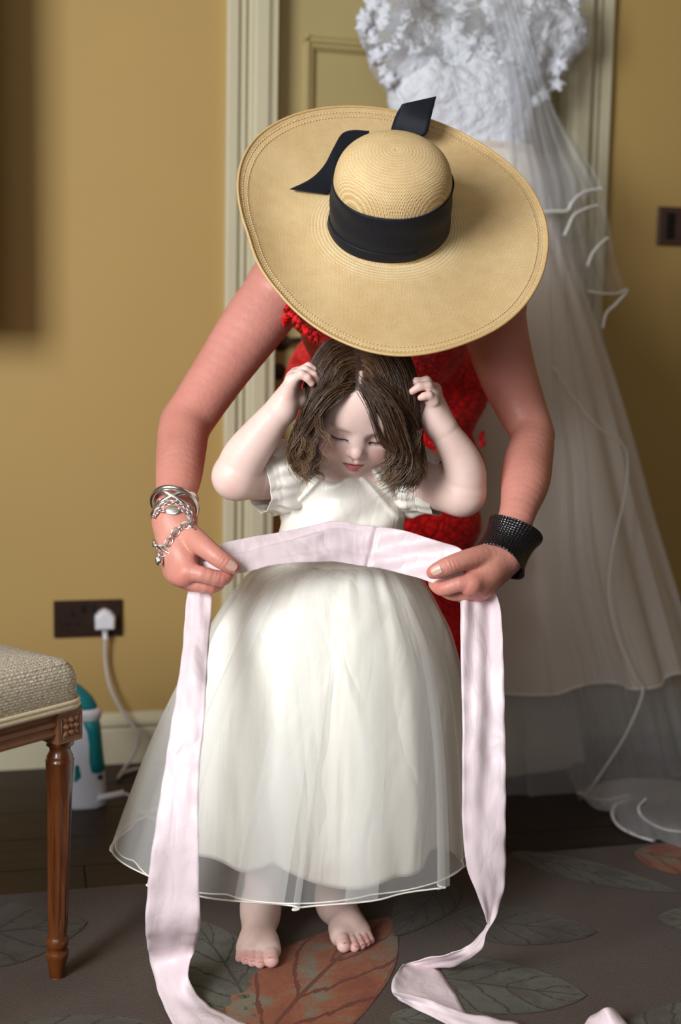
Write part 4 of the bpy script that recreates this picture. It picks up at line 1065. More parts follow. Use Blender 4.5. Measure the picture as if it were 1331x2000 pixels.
# ------------------------------------------------------------------ woman
WM = empty('woman', P(757, 1500, 2.62)*[1, 1, 0], 'woman in red lace dress bending forward behind the girl, holding the sash', 'person')
WV = 1.0
def Wp(*a): return P(*a)
A_w = head_axes(1.05, .0, .0)
C_w = P(768, 500, 2.07)
hp_w = place(head_prims(), C_w, A_w, 1.13)
wb = list(hp_w)
shL, shR = P(552, 560, 2.20), P(960, 590, 2.22)
elL, wrL = P(364, 826, 2.10), P(342, 985, 1.93)
elR, wrR = P(1040, 848, 2.10), P(1008, 1030, 1.93)
spine = [P(757, 520, 2.26), P(757, 590, 2.42), P(757, 690, 2.56)]
wb += [cone(C_w+np.array([0, -.02, -.05])@A_w, spine[0], .050, .055, .03), cone(P(620, 560, 2.24), P(895, 570, 2.25), .075, .075, .05),
       ell(spine[0]+[0, .06, -.05], (.145, .14, .10), k=.05), ell(spine[1]+[0, 0, -.05], (.125, .14, .105), k=.06), ell(spine[2]+[0, .02, -.04], (.165, .12, .14), k=.06)]
# upper arm and forearm, image left
wb += [cone(P(600, 545, 2.22), shL, .060, .054, .03), cone(P(905, 560, 2.24), shR, .060, .054, .03)]
wb += limb([shL, P(495, 635, 2.18), P(435, 720, 2.15), P(388, 790, 2.12), P(362, 832, 2.095), P(355, 875, 2.05), P(350, 925, 1.99), P(343, 975, 1.94), P(341, 1015, 1.905)],
           [.0560, .0535, .0465, .0425, .0415, .0395, .0360, .0292, .0275])
wb += [ball(P(338, 822, 2.115), .0160, .02)]
wb += limb([shR, P(972, 660, 2.19), P(992, 730, 2.165), P(1018, 795, 2.13), P(1040, 850, 2.10), P(1032, 905, 2.04), P(1026, 945, 1.99), P(1012, 1000, 1.94), P(990, 1070, 1.90)],
           [.0560, .0530, .0480, .0410, .0350, .0385, .0370, .0275, .0265])
wb += [ball(P(1064, 852, 2.11), .0130, .016)]
# hand at image left: back of the hand towards us, thumb over the sash, fingers curled under it
W0 = P(341, 1020, 1.90)
Kl = [P(368, 1116, 1.842), P(352, 1122, 1.858), P(341, 1118, 1.876), P(334, 1106, 1.894)]
wb += [cone(W0, k, .0235, r, .018) for k, r in zip(Kl, (.0150, .0150, .0140, .0125))]
wb += [cone(Kl[0], Kl[1], .0142, .0142, .01), cone(Kl[1], Kl[2], .0142, .0132, .01), ball(P(357, 1129, 1.842), .0112, .012), ball(P(352, 1080, 1.868), .022, .02)]
FL = [([Kl[0], P(395, 1122, 1.832), P(432, 1130, 1.838), P(446, 1118, 1.850), P(440, 1103, 1.866)], [.0138, .0118, .0118, .0098, .0085]),
      ([Kl[1], P(375, 1138, 1.848), P(412, 1146, 1.850), P(430, 1136, 1.866), P(424, 1116, 1.880)], [.0138, .0116, .0108, .0094, .0082]),
      ([Kl[2], P(362, 1138, 1.872), P(400, 1147, 1.872), P(420, 1134, 1.886), P(412, 1116, 1.896)], [.0128, .0108, .0100, .0088, .0078]),
      ([Kl[3], P(352, 1128, 1.892), P(388, 1138, 1.892), P(402, 1126, 1.902), P(396, 1112, 1.908)], [.0115, .0094, .0088, .0078, .0070])]
for p_, r_ in FL: wb += limb(p_, [x-.0004 for x in r_], 3, .002, .0045)
wb += limb([P(352, 1035, 1.89), P(378, 1052, 1.862), P(404, 1072, 1.838), P(432, 1093, 1.826), P(459, 1109, 1.828)], [.0195, .0168, .0138, .0120, .0094], 3, .005, .012)
# hand at image right
W1 = P(982, 1085, 1.895)
Kr = [P(921, 1138, 1.842), P(934, 1150, 1.860), P(944, 1150, 1.880), P(950, 1142, 1.900)]
wb += [cone(W1, k, .0240, r, .018) for k, r in zip(Kr, (.0152, .0150, .0140, .0128))]
wb += [cone(Kr[0], Kr[1], .0142, .0142, .01), cone(Kr[1], Kr[2], .0142, .0132, .01), ball(P(918, 1146, 1.838), .0108, .012), ball(P(950, 1110, 1.868), .0225, .02)]
FR = [([Kr[0], P(898, 1140, 1.835), P(868, 1149, 1.842), P(852, 1143, 1.858), P(848, 1134, 1.872)], [.0138, .0115, .0118, .0098, .0085]),
      ([Kr[1], P(912, 1158, 1.858), P(886, 1160, 1.866), P(868, 1152, 1.880), P(866, 1138, 1.892)], [.0136, .0116, .0104, .0092, .0082]),
      ([Kr[2], P(926, 1162, 1.884), P(900, 1164, 1.888), P(880, 1152, 1.900), P(880, 1138, 1.908)], [.0126, .0106, .0098, .0086, .0078]),
      ([Kr[3], P(936, 1155, 1.902), P(914, 1158, 1.906), P(898, 1148, 1.914), P(898, 1138, 1.918)], [.0112, .0092, .0086, .0076, .0070])]
for p_, r_ in FR: wb += limb(p_, [x-.0004 for x in r_], 3, .002, .0045)
wb += limb([P(968, 1085, 1.885), P(938, 1088, 1.858), P(906, 1095, 1.838), P(874, 1106, 1.826), P(846, 1118, 1.828)], [.0190, .0158, .0134, .0120, .0096], 3, .005, .014)
# legs, feet
for s in (-1, 1):
    hx = P(757+s*75, 690, 2.60)[0]; q = lambda z, y_: np.array([hx-s*.0, y_, z])
    wb += [cone(q(.82, 2.60), q(.47, 2.57), .085, .055, .04), cone(q(.47, 2.57), q(.34, 2.60), .053, .052, .03), cone(q(.34, 2.60), q(.10, 2.62), .050, .033, .03), ball(q(.045, 2.63), .032, .02),
           cone(q(.045, 2.62), q(.030, 2.47), .032, .022, .02), ball(q(.028, 2.44), .026, .02)]
def w_disp(X):                                # tendons, knuckle creases, elbow folds
    d = np.zeros(len(X), np.float32)
    for W_, K_ in ((W0, Kl), (W1, Kr)):
        for k in K_[:3]:
            a = W_+(k-W_)*.25+np.array([0, -.02, 0]); b = k+np.array([0, -.012, 0]); ba = b-a; t = np.clip(((X-a)@ba)/(ba@ba), 0, 1)
            q = X-a-t[:, None]*ba; d -= (.0012*np.exp(-(q**2).sum(1)/.0045**2)).astype(np.float32)
    for c, ax, fr, r in ((P(438, 1097, 1.815), P(459, 1109, 1.83)-P(404, 1072, 1.83), 1150, .008), (P(882, 1102, 1.813), P(846, 1118, 1.83)-P(908, 1094, 1.83), 1150, .009),
                         (P(425, 1126, 1.83), P(440, 1128, 1.83)-P(400, 1122, 1.83), 1100, .007)):
        ax = nrm(ax); q = X-c; g = np.exp(-(q**2).sum(1)/r**2); d += (.0009*g*np.cos((q@ax)*fr)).astype(np.float32)
    return d
Vw_, Fw_ = surfnet(wb, .0018, disp=w_disp)
WB = np.array(srgb(206, 140, 124)[:3]); colw = np.tile(WB, (len(Vw_), 1))
zz = Vw_[:, 2]
colw = tint(colw, Vw_, P(400, 780, 2.1), .16, .30, (212, 138, 124)); colw = tint(colw, Vw_, P(500, 620, 2.15), .12, .25, (214, 150, 140))
for c in (P(357, 1129, 1.835), P(440, 1126, 1.84), P(918, 1148, 1.835), P(862, 1150, 1.84), P(930, 1162, 1.85), P(466, 1112, 1.82), P(838, 1120, 1.82), P(415, 1146, 1.85)): colw = tint(colw, Vw_, c, .013, .5, (214, 118, 106))
for W_, K_ in ((W0, Kl), (W1, Kr)): colw = tint(colw, Vw_, (W_+K_[1])/2, .035, .5, (214, 160, 134))
mk('body', Vw_, Fw_, M_skin_w, parent=WM, col=colw)
def surf_at(px, py, prims, v0=1.74, off=0.):
    v = v0
    for _ in range(60):
        q = P(px, py, v)[None]; d = float(field(prims, q)[0])
        if d < .0002+off: break
        v += max(d-off, .0002)*.8
    g = grad(prims, q)[0]; return q[0], g
arm_l = [q for q in wb if q[0] == 'c' and q[1][0] < -.15 and q[1][1] < 2.0]; arm_r = [q for q in wb if q[0] == 'c' and q[1][0] > .10 and q[1][1] < 2.0]
for (x0, y0), (x1, y1), A_ in (((444, 1100), (463, 1111), arm_l), ((862, 1110), (843, 1118), arm_r)):
    q0, g0 = surf_at((x0+x1)/2, (y0+y1)/2, A_); qa, _ = surf_at(x0, y0, A_); qb, _ = surf_at(x1, y1, A_)
    nail(q0+g0*.0006, qb-qa, g0, .0078, .0068, M_nail2, WM, .5)
v, f = surfnet(place([ell((0, .036, -.020), (.078, .079, .092)), ell((0, -.01, -.045), (.070, .072, .060), k=.03), cut(ell((0, -.012, .09), (.074, .085, .085), k=.01))], C_w, A_w, 1.13), .005)
mk('hair', v, f, plain('short_brown_hair', (86, 60, 42), .5, var=.25, vs_=200), parent=WM)
for s in (-1, 1):
    hx = P(757+s*75, 690, 2.60)[0]
    v, f = surfnet([cone((hx, 2.65, .018), (hx, 2.50, .016), .034, .030, .02), ball((hx, 2.44, .018), .036, .02), cut(ell((hx, 2.58, .07), (.024, .10, .035), k=.01)), cut(ell((hx, 2.5, -.1), (.3, .5, .1), k=.001))], .004)
    v[:, 2] = np.maximum(v[:, 2], .0003); mk('shoe', v, f, plain('black_shoe_leather', (20, 18, 20), .3), parent=WM)
# red lace dress
def lace_mat():
    t = NT('red_guipure_lace'); t.set(Roughness=.62); t.b.inputs['Specular IOR Level'].default_value = .2; t.b.inputs['Sheen Weight'].default_value = .1
    co = t.coord('Object'); n = t.noise(co, 26, 4, .6, 1.2)
    v = t.n('ShaderNodeTexVoronoi', feature='DISTANCE_TO_EDGE'); v.inputs['Scale'].default_value = 60
    wv = t.n('ShaderNodeMix', data_type='VECTOR'); wv.inputs[0].default_value = .04
    nn = t.n('ShaderNodeTexNoise'); nn.inputs['Scale'].default_value = 20; t.l(co, nn.inputs['Vector']); t.l(co, wv.inputs[4]); t.l(nn.outputs['Color'], wv.inputs[5]); t.l(wv.outputs[1], v.inputs['Vector'])
    e = t.ramp(v.outputs['Distance'], [(.0, (0, 0, 0, 1)), (.12, (1, 1, 1, 1))])
    k = t.math('MULTIPLY', e, t.math('GREATER_THAN', n, .42))
    k2 = t.math('MAXIMUM', k, t.math('MULTIPLY', n, .55))
    t.color(t.ramp(k2, [(.15, srgb(160, 3, 7)), (.45, srgb(222, 8, 14)), (.9, srgb(244, 22, 26))])); t.bump(k2, .9, .004); return t.m
M_lace = lace_mat()
def red_disp(X):
    u, v, z = X.T
    return (-.0012*np.abs(np.sin(u*95+2.2*np.sin(z*60)))*np.abs(np.sin(z*85+2*np.sin(u*70)))-.0006*np.sin(u*260+z*90)*np.sin(z*230)).astype(np.float32)
rd = [cone(P(632, 555, 2.26), P(880, 565, 2.27), .088, .088, .05), ell(spine[0]+[0, .07, -.055], (.160, .15, .118), k=.05), ell(spine[1]+[0, .0, -.055], (.155, .15, .125), k=.06),
      ell(spine[2]+[0, .02, -.05], (.185, .135, .15), k=.06)]
zc = lambda z: z
rd += [ell(P(757, 760, 2.575), (.196, .128, .12), k=.06)]
for z, w in ((.72, .199), (.60, .199), (.48, .201), (.36, .204)):
    rd.append(ell((P(757, 760, 2.58)[0], 2.59, z), (w, .125, .10), k=.05))
rd += [cut(ell((P(757, 760, 2.58)[0], 2.59, .20), (.35, .3, .10), k=.004)), cut(cone(shL+[.035, 0, 0], shL+[-.2, 0, -.1], .058, .08, .01)), cut(cone(shR+[-.035, 0, 0], shR+[.2, 0, -.1], .058, .08, .01)), cut(ball(spine[0]+[0, -.13, .03], .085, .01))]
V, Fq = surfnet(rd, .0042, disp=red_disp, pad=.02)
mk('lace_dress', V, Fq, M_lace, parent=WM)
# scalloped lace petals along the side seam and at the armhole
def petals(pts, name, r0=.009, seed=1):
    rg = np.random.default_rng(seed); parts = []
    for p in pts:
        for k in range(3):
            c = np.asarray(p)+rg.normal(size=3)*[.004, .003, .004]; a = rg.uniform(0, 6.3); r = r0*rg.uniform(.6, 1.1)
            th = np.linspace(0, 2*PI, 15, endpoint=False); rr = r*(1+.38*np.cos(5*th))
            fr = frame_from(rg.normal(size=3)*[.15, .1, .15]+[0, -1, 0], (1, 0, .1))
            ring = c+rr[:, None]*(np.cos(th+a)[:, None]*fr[0]+np.sin(th+a)[:, None]*fr[1]); parts.append((np.vstack([ring, c-fr[2]*-.0015]), [(i, (i+1) % 15, 15) for i in range(15)]))
    v, f = merge(*parts); o = mk(name, v, f, M_lace, parent=WM); o['kind'] = 'stuff'; return solid(o, .0012)
petals([P(x, y, 2.565) for x, y in ((938, 735), (938, 744), (941, 848), (943, 856), (941, 864))], 'lace_edging', .0050)
petals([P(x, y, 2.15) for x, y in ((548, 592), (553, 600), (556, 610), (560, 602), (566, 614), (562, 622), (574, 622), (585, 634), (596, 644), (608, 655), (618, 662), (556, 626))], 'armhole_lace', .0065, 4)
# ------------------------------------------------------------------ pink sash
def ribbon(rows, n, nu, wob=.0, seed=1, folds=None):
    """rows: pairs of edge points; returns grid V (n x nu)"""
    A = catmull([r[0] for r in rows], n); B = catmull([r[1] for r in rows], n); u = np.linspace(0, 1, nu)
    V = A[:, None]*(1-u)[None, :, None]+B[:, None]*u[None, :, None]
    T = np.gradient((A+B)/2, axis=0); W = B-A; N = np.cross(T, W); N /= np.linalg.norm(N, axis=1)[:, None]+1e-9
    s = np.concatenate([[0], np.cumsum(np.linalg.norm(np.diff((A+B)/2, axis=0), axis=1))])
    d = .6*wob*(np.sin(s[:, None]*31+u[None]*5+seed)+.6*np.sin(s[:, None]*73-u[None]*9+seed*2)+.5*np.sin(u[None]*16+s[:, None]*12))
    d += wob*.6*np.sin(s[:, None]*140+seed)*(np.abs(u[None]-.5)*2)**4
    if folds is not None: d = d+folds(s[:, None]/s[-1], u[None])
    V = V+d[..., None]*N[:, None]
    return V, s
def satin_sash():
    t = satin('blush_silk_dupion', (229, 210, 213), .38, .035, .5, .1, .35, crease=.005, cs=(10, 10, 5))
    return t.m
M_sash = satin_sash()
wmean = lambda *q: P(*q)
segs = []
# tail hanging from the hand at image left, down and out along the rug
rowsL = [(P(372, 1120, 1.875), P(402, 1122, 1.872)), (P(368, 1150, 1.870), P(412, 1152, 1.864)), (P(364, 1180, 1.862), P(414, 1185, 1.852)), (P(354, 1290, 1.80), P(405, 1300, 1.79)), (P(338, 1400, 1.755), P(400, 1400, 1.745)),
         (P(318, 1520, 1.725), P(389, 1530, 1.715)), (P(300, 1640, 1.70), P(388, 1650, 1.69)), (P(288, 1740, 1.70), P(390, 1745, 1.69)), (P(284, 1815, 1.715), P(391, 1810, 1.70))]
fz = lambda x, y, z=.020: Pz(x, y, z)
rowsL += [(fz(293, 1868, .055), fz(380, 1858, .075)), (fz(308, 1930, .022), fz(368, 1905, .05)), (fz(330, 1985, .016), fz(400, 1958, .018)), (fz(370, 2045, .015), fz(470, 1995, .0155)), (fz(440, 2120, .014), fz(560, 2060, .014))]
segs.append((rowsL, 190, 15, .0022, 1, lambda s, u: .006*np.exp(-((u-.55)/.18)**2)*np.clip(1-s*3, 0, 1)+.004*np.sin(PI*u)*np.sin(s*9)))
# band stretched between the hands, with a long fold
bandT = [(384, 1088, 1.884), (424, 1072, 1.866), (442, 1060, 1.872), (500, 1047, 1.890), (560, 1037, 1.905), (620, 1024, 1.918), (652, 1018, 1.922), (700, 1024, 1.922), (760, 1031, 1.915), (820, 1045, 1.900), (870, 1060, 1.880), (898, 1072, 1.866), (908, 1085, 1.862)]
bandB = [(396, 1116, 1.872), (440, 1120, 1.852), (470, 1125, 1.850), (525, 1112, 1.868), (575, 1106, 1.882), (620, 1103, 1.895), (655, 1100, 1.900), (700, 1106, 1.900), (755, 1113, 1.893), (810, 1127, 1.872), (850, 1140, 1.848), (882, 1135, 1.842), (905, 1122, 1.842)]
def band_fold(s, u):
    c = .40-.22*np.exp(-((s-.0)/.4)**2)*0
    ridge = .42-.25*np.clip((s-.2)/.35, 0, 1)
    f = .0110/(1+np.exp(-(u-ridge)/.015))*np.clip((.62-s)/.18, 0, 1)*np.clip(s/.08+.3, 0, 1)
    f2 = .0075/(1+np.exp(-(u-(.86-.25*s))/.03))*np.exp(-((s-.45)/.22)**2)
    f3 = .0035*np.sin((s*3.0+u*1.1)*9)*np.clip(s*2-.6, 0, 1)
    f4 = -.005*np.exp(-((s-.665+.03*u)/.008)**2)
    return -(f+f2+f3+f4)*1.0
segs.append(([(P(*a), P(*b)) for a, b in zip(bandT, bandB)], 220, 36, .0008, 3, band_fold))
# tail from the hand at image right, twisting down to the rug and doubling back
rowsR = [(P(905, 1118, 1.875), P(945, 1120, 1.885)), (P(902, 1150, 1.872), P(956, 1150, 1.882)), (P(899, 1172, 1.862), P(972, 1168, 1.870)), (P(899, 1215, 1.845), P(979, 1210, 1.850)), (P(900, 1300, 1.81), P(983, 1290, 1.815)), (P(903, 1400, 1.78), P(986, 1400, 1.785)),
         (P(903, 1500, 1.76), P(988, 1500, 1.765)), (P(904, 1600, 1.75), P(988, 1600, 1.755)), (P(912, 1690, 1.75), P(989, 1690, 1.755)), (P(930, 1740, 1.755), P(985, 1740, 1.76)), (P(944, 1778, 1.762), P(973, 1778, 1.768)),
         (P(953, 1806, 1.770), P(957, 1812, 1.768))]
segs.append((rowsR, 170, 17, .0024, 5, lambda s, u: (.008*np.sin(PI*u*2.0+.4)*np.clip(1-s*1.3, 0, 1)+.004*np.sin(u*13+s*5)*np.clip(1-s, 0, 1))))
rowsR2 = [(P(955, 1808, 1.768), P(953, 1805, 1.772)), (P(951, 1822, 1.770), P(944, 1818, 1.785)), (P(938, 1856, 1.775), P(915, 1846, 1.80)), (fz(900, 1882, .035), fz(880, 1862, .06)), (fz(862, 1892, .020), fz(838, 1868, .045)), (fz(815, 1893, .020), fz(800, 1880, .030)),
          (fz(790, 1888, .030), fz(778, 1900, .040)), (fz(775, 1900, .040), fz(766, 1915, .045)), (fz(772, 1920, .030), fz(766, 1932, .030))]
rowsR2 = rowsR2[:6]+[(fz(787, 1885, .028), fz(783, 1889, .036))]
segs.append((rowsR2, 90, 13, .0016, 8, None))
rowsR3 = [(fz(783, 1889, .036), fz(787, 1885, .028)), (fz(768, 1912, .040), fz(845, 1888, .018)), (fz(766, 1935, .032), fz(868, 1908, .016)), (fz(782, 1950, .022), fz(890, 1940, .0155)), (fz(810, 1966, .018), fz(915, 1985, .0155)), (fz(850, 1985, .017), fz(960, 2050, .015))]
segs.append((rowsR3, 70, 13, .0016, 9, None))
rowsR4 = [(fz(768, 1936, .034), fz(776, 1948, .018)), (fz(800, 1943, .036), fz(795, 1962, .018)), (fz(850, 1956, .032), fz(842, 1985, .017)), (fz(900, 1975, .028), fz(885, 2008, .0165)), (fz(960, 1986, .030), fz(930, 2030, .0165)), (fz(1010, 1998, .024), fz(1000, 2060, .016)), (fz(1080, 2030, .016), fz(1060, 2090, .016))]
segs.append((rowsR4, 90, 11, .0016, 4, None))
rowsR5 = [(fz(1080, 2030, .016), fz(1060, 2090, .016)), (fz(1130, 2010, .018), fz(1125, 2080, .016)), (fz(1155, 1984, .022), fz(1165, 2060, .016)), (fz(1182, 1968, .045), fz(1212, 2040, .016)), (fz(1205, 1975, .035), fz(1250, 2060, .016)), (fz(1222, 2000, .02), fz(1290, 2100, .014))]
segs.append((rowsR5, 60, 13, .0020, 6, lambda s, u: .01*np.sin(PI*u)*np.exp(-((s-.55)/.2)**2)))
parts = []; uvs = []
for rows, n, nu, wob, seed, fo in segs:
    V, s = ribbon(rows, n, nu, wob, seed, fo); F = gridf(n, nu); parts.append((V.reshape(-1, 3), F))
    uvs.append(np.stack(np.broadcast_arrays(np.linspace(0, .1, nu)[None], s[:, None]), -1).reshape(-1, 2))
N0 = 0; VV, FF = [], []
for v, f in parts: VV.append(v); FF.append(f+N0); N0 += len(v)
VV = np.vstack(VV); VV[:, 2] = np.maximum(VV[:, 2], .0146)     # the ends lie on the pile
sash = mk('sash', VV, np.vstack(FF), M_sash, uv=np.vstack(uvs)); solid(sash, .0009)
tag(sash, 'long pale pink silk sash held across the girl, both ends trailing on the rug', 'sash')

# ------------------------------------------------------------------ straw hat
HV = 1.985
hn = nrm([0.03, -math.cos(.74), math.sin(.74)]); hx = nrm(np.cross(hn, [0, 0, 1.])*-1)
hx = nrm(np.array([1., 0, 0])-hn*hn[0]); hy = np.cross(hn, hx)       # hy points to the back of the brim, up in the picture
HC = P(760, 440, HV)
HAT = empty('sun_hat', HC, 'wide brimmed natural straw sun hat with black ribbon worn by the bending woman', 'hat')
FRH = np.array([hx, hy, hn])
def ray_plane(px, py, h):
    d = P(px, py, 1.)-[0, 0, CAM_H]; o = np.array([0, 0, CAM_H]); c = HC+hn*h
    return o+d*(np.dot(c-o, hn)/np.dot(d, hn))
OUT = [(690, 209), (760, 216), (836, 234), (900, 261), (960, 297), (1018, 345), (1052, 398), (1068, 452), (1066, 505), (1048, 560), (1018, 604), (975, 640), (915, 668), (850, 688), (785, 696),
       (725, 688), (660, 664), (600, 627), (548, 575), (510, 525), (487, 460), (470, 405), (465, 360), (474, 312), (500, 270), (545, 238), (600, 218)]
pts = []
for x, y_ in OUT:
    an = math.atan2(-(y_-440), x-765)
    h = .006+.016*math.cos(an-2.5)-.012*math.cos(2*(an-.6))
    q = ray_plane(x, y_, h)-HC; pts.append((math.atan2(q@hy, q@hx), math.hypot(q@hx, q@hy), h))
pts = sorted(pts); pa = np.array(pts); pa = np.vstack([pa[-3:]-[2*PI, 0, 0], pa, pa[:3]+[2*PI, 0, 0]])
NT_ = 288; th = np.linspace(-PI, PI, NT_, endpoint=False)
def smooth_per(a, k=5):
    for _ in range(k): a = (np.roll(a, 1)+a*2+np.roll(a, -1))/4
    return a
Ro = smooth_per(np.interp(th, pa[:, 0], pa[:, 1]), 14); Ho = smooth_per(np.interp(th, pa[:, 0], pa[:, 2]), 30)
RC = .0885
prof = []       # (t kind) crown rows then brim rows
V, UVh = [], []
crown = [(0.0005, .1425), (.012, .1423), (.024, .1412), (.038, .1385), (.052, .134), (.064, .1275), (.0735, .119), (.080, .109), (.0838, .097), (.0858, .083), (.0868, .065), (.0876, .045), (.0882, .020), (.0888, .006), (.0905, .0008)]
cr = catmull(np.array(crown), 60); arc = 0
for i, (r, h) in enumerate(cr):
    if i: arc += math.hypot(r-cr[i-1][0], h-cr[i-1][1])
    oval = 1+.02*np.cos(2*th)
    V.append(np.stack([r*oval*np.cos(th), r*oval*np.sin(th), np.full(NT_, h)], -1)); UVh.append(np.stack([th/(2*PI), np.full(NT_, arc)], -1))
nb = 60
for i in range(1, nb+1):
    t = i/nb; r = .0905*(1+.02*np.cos(2*th))*(1-t)+Ro*t
    wv = .0035*np.sin(3*th+.8)*np.sin(PI*t)
    h = .0008*(1-t)+Ho*t**1.7-.020*np.sin(PI*t*.5)**1.5*(1-t)*1.6+wv
    rise = -.010*t**2*np.clip(-np.sin(th), 0, 1)
    V.append(np.stack([r*np.cos(th), r*np.sin(th), h+rise*0+ (.0012 if t > .955 else 0)-(.0010 if .935 < t <= .955 else 0)], -1))
    UVh.append(np.stack([th/(2*PI), arc+(r-.0905)], -1))
V = np.array(V); UVh = np.array(UVh); nr_ = len(V)
def brim_at(a, r):                            # point on the hat surface in the heading frame
    k = int(round((a+PI)/(2*PI)*NT_)) % NT_; col_ = V[60:, k]; rr_ = np.hypot(col_[:, 0], col_[:, 1]); return np.array([np.interp(r, rr_, col_[:, j]) for j in range(3)])
def straw_mat():
    t = NT('toquilla_straw'); t.set(Roughness=.55); t.b.inputs['Specular IOR Level'].default_value = .3
    uv = t.n('ShaderNodeTexCoord'); sp = t.n('ShaderNodeSeparateXYZ'); t.l(uv.outputs['UV'], sp.inputs[0])
    co = t.coord('Object')
    def wave(vec, scale):
        w = t.n('ShaderNodeTexWave', wave_type='BANDS', bands_direction='X', wave_profile='SIN'); w.inputs['Scale'].default_value = scale; w.inputs['Distortion'].default_value = 1.2; w.inputs['Detail'].default_value = 1; w.inputs['Detail Scale'].default_value = .6
        t.l(vec, w.inputs['Vector']); return w.outputs['Fac']
    a = wave(t.coord('Object', rot=(0, 0, .80)), 125.); b = wave(t.coord('Object', rot=(0, 0, -.85)), 125.)
    m = t.math('MAXIMUM', a, b); m2 = t.math('MULTIPLY', a, b)
    ring = t.math('SINE', t.math('MULTIPLY', sp.outputs[1], 1250.)); n = t.noise(co, 60, 4, .6); n2 = t.noise(co, 7, 4)
    rmask = t.ramp(sp.outputs[1], [(0, (.5, .5, .5, 1)), (.11, (.35, .35, .35, 1)), (.15, (.2, .2, .2, 1)), (.17, (1, 1, 1, 1)), (.215, (.9, .9, .9, 1)), (.235, (.08, .08, .08, 1)), (.33, (.05, .05, .05, 1))])
    ringm = t.math('MULTIPLY', t.math('ADD', t.math('MULTIPLY', ring, .5), .5), rmask)
    h = t.math('ADD', t.math('MULTIPLY', m, .7), t.math('MULTIPLY', ringm, .55)); h = t.math('ADD', h, t.math('MULTIPLY', n, .4))
    t.color(t.ramp(t.math('ADD', t.math('MULTIPLY', h, .5), t.math('MULTIPLY', n2, .35)), [(.25, srgb(176, 138, 86)), (.55, srgb(218, 186, 134)), (.85, srgb(242, 218, 172))]))
    t.bump(h, .55, .0016); return t.m
M_straw = straw_mat()
hv = (V.reshape(-1, 3)@FRH)+HC
# the hat surface keeps its own axes so that the weave follows the brim
hb = mk('straw_body', hv, gridf(nr_, NT_, cv=True), M_straw, parent=HAT, uv=UVh.reshape(-1, 2))
Mh = Matrix.Identity(4)
loc = np.empty(len(hv)*3, np.float32); hb.data.vertices.foreach_get('co', loc); loc = loc.reshape(-1, 3)
FW = FRH@M3.T
hb.data.vertices.foreach_set('co', (loc@FW.T).astype(np.float32).ravel()); hb.data.update()
hb.rotation_euler = Matrix([[float(FW[j][i]) for j in range(3)] for i in range(3)]).to_euler()
solid(hb, .0016, -1.)
v, f = tube((V[-1]@FRH)+HC, .0021, 8, closed=True); mk('brim_edge', v, f, plain('straw_edge', (206, 172, 116), .6, vs_=500, var=.15), parent=HAT)
for i_ in (-4, -7):                            # two rows of stitches along the rim
    row = (V[i_]@FRH)+HC+hn*.0012; parts = []
    for k in range(0, NT_, 1):
        a, b = row[k], row[(k+1) % NT_]; parts.append(tube([a*.82+b*.18, (a+b)/2+hn*.0005, a*.25+b*.75], [.0005, .0008, .0005], 4, cap=False))
    v, f = merge(*parts); o = mk('rim_stitching', v, f, plain('straw_thread', (228, 204, 158), .6), parent=HAT)
def grosgrain():
    t = NT('black_grosgrain_ribbon'); t.set(Roughness=.6); t.b.inputs['Specular IOR Level'].default_value = .2; t.b.inputs['Sheen Weight'].default_value = .04
    n = t.noise(t.coord('UV', (1500, 60, 1)), 1., 2); t.color(t.ramp(n, [(.3, srgb(13, 15, 22)), (.7, srgb(24, 28, 38))])); t.bump(n, .25, .0006); return t.m
M_rib = grosgrain()
bv = []; bh = np.linspace(.0035, .084, 16)
for h in bh:
    rr_ = np.interp(h, cr[::-1, 1], cr[::-1, 0])+.0018
    rr_ = rr_*(1+.02*np.cos(2*th))+.0006*np.sin(h*160+th*2)+.0005*np.sin(th*5+h*90)
    bv.append(np.stack([rr_*np.cos(th), rr_*np.sin(th), np.full(NT_, h)+.004*np.sin(th+2.6)], -1))
bv = np.array(bv)
uvb = np.stack([np.tile(th*.09, len(bh)), np.repeat(bh, NT_)], 1)
bd = mk('ribbon_band', (bv.reshape(-1, 3)@FRH)+HC, gridf(len(bh), NT_, cv=True), M_rib, parent=HAT, uv=uvb); solid(bd, .0008, 1.)
fold = bv[:4].copy(); fold[..., :2] *= 1.012
sel = (th > -PI) & (th < -1.1)
bd2 = mk('ribbon_fold', (fold[:, sel].reshape(-1, 3)@FRH)+HC, gridf(4, int(sel.sum())), M_rib, parent=HAT, uv=np.zeros((4*int(sel.sum()), 2))); solid(bd2, .0009, 1.)
def hp(px, py, h): return ray_plane(px, py, h)
tails = [[(hp(722, 256, .030), hp(712, 300, .018)), (hp(690, 254, .030), hp(695, 318, .016)), (hp(668, 262, .028), hp(664, 330, .014)), (hp(652, 288, .022), hp(655, 352, .010)), (hp(634, 322, .012), hp(650, 368, .006)), (hp(606, 350, .006), hp(640, 378, .005)), (hp(566, 370, .007), hp(636, 379, .005))],
         [(hp(762, 262, .020), hp(826, 268, .022)), (hp(767, 243, .028), hp(836, 258, .030)), (hp(775, 222, .040), hp(842, 232, .044)), (hp(786, 203, .052), hp(853, 188, .056))]]
for rows in tails:
    Vt, s_ = ribbon(rows, 40, 9, .0003, 2)
    o = mk('ribbon_tail', Vt.reshape(-1, 3), gridf(40, 9), M_rib, parent=HAT, uv=np.stack(np.broadcast_arrays(np.linspace(0, .05, 9)[None], s_[:, None]), -1).reshape(-1, 2)); solid(o, .0008)

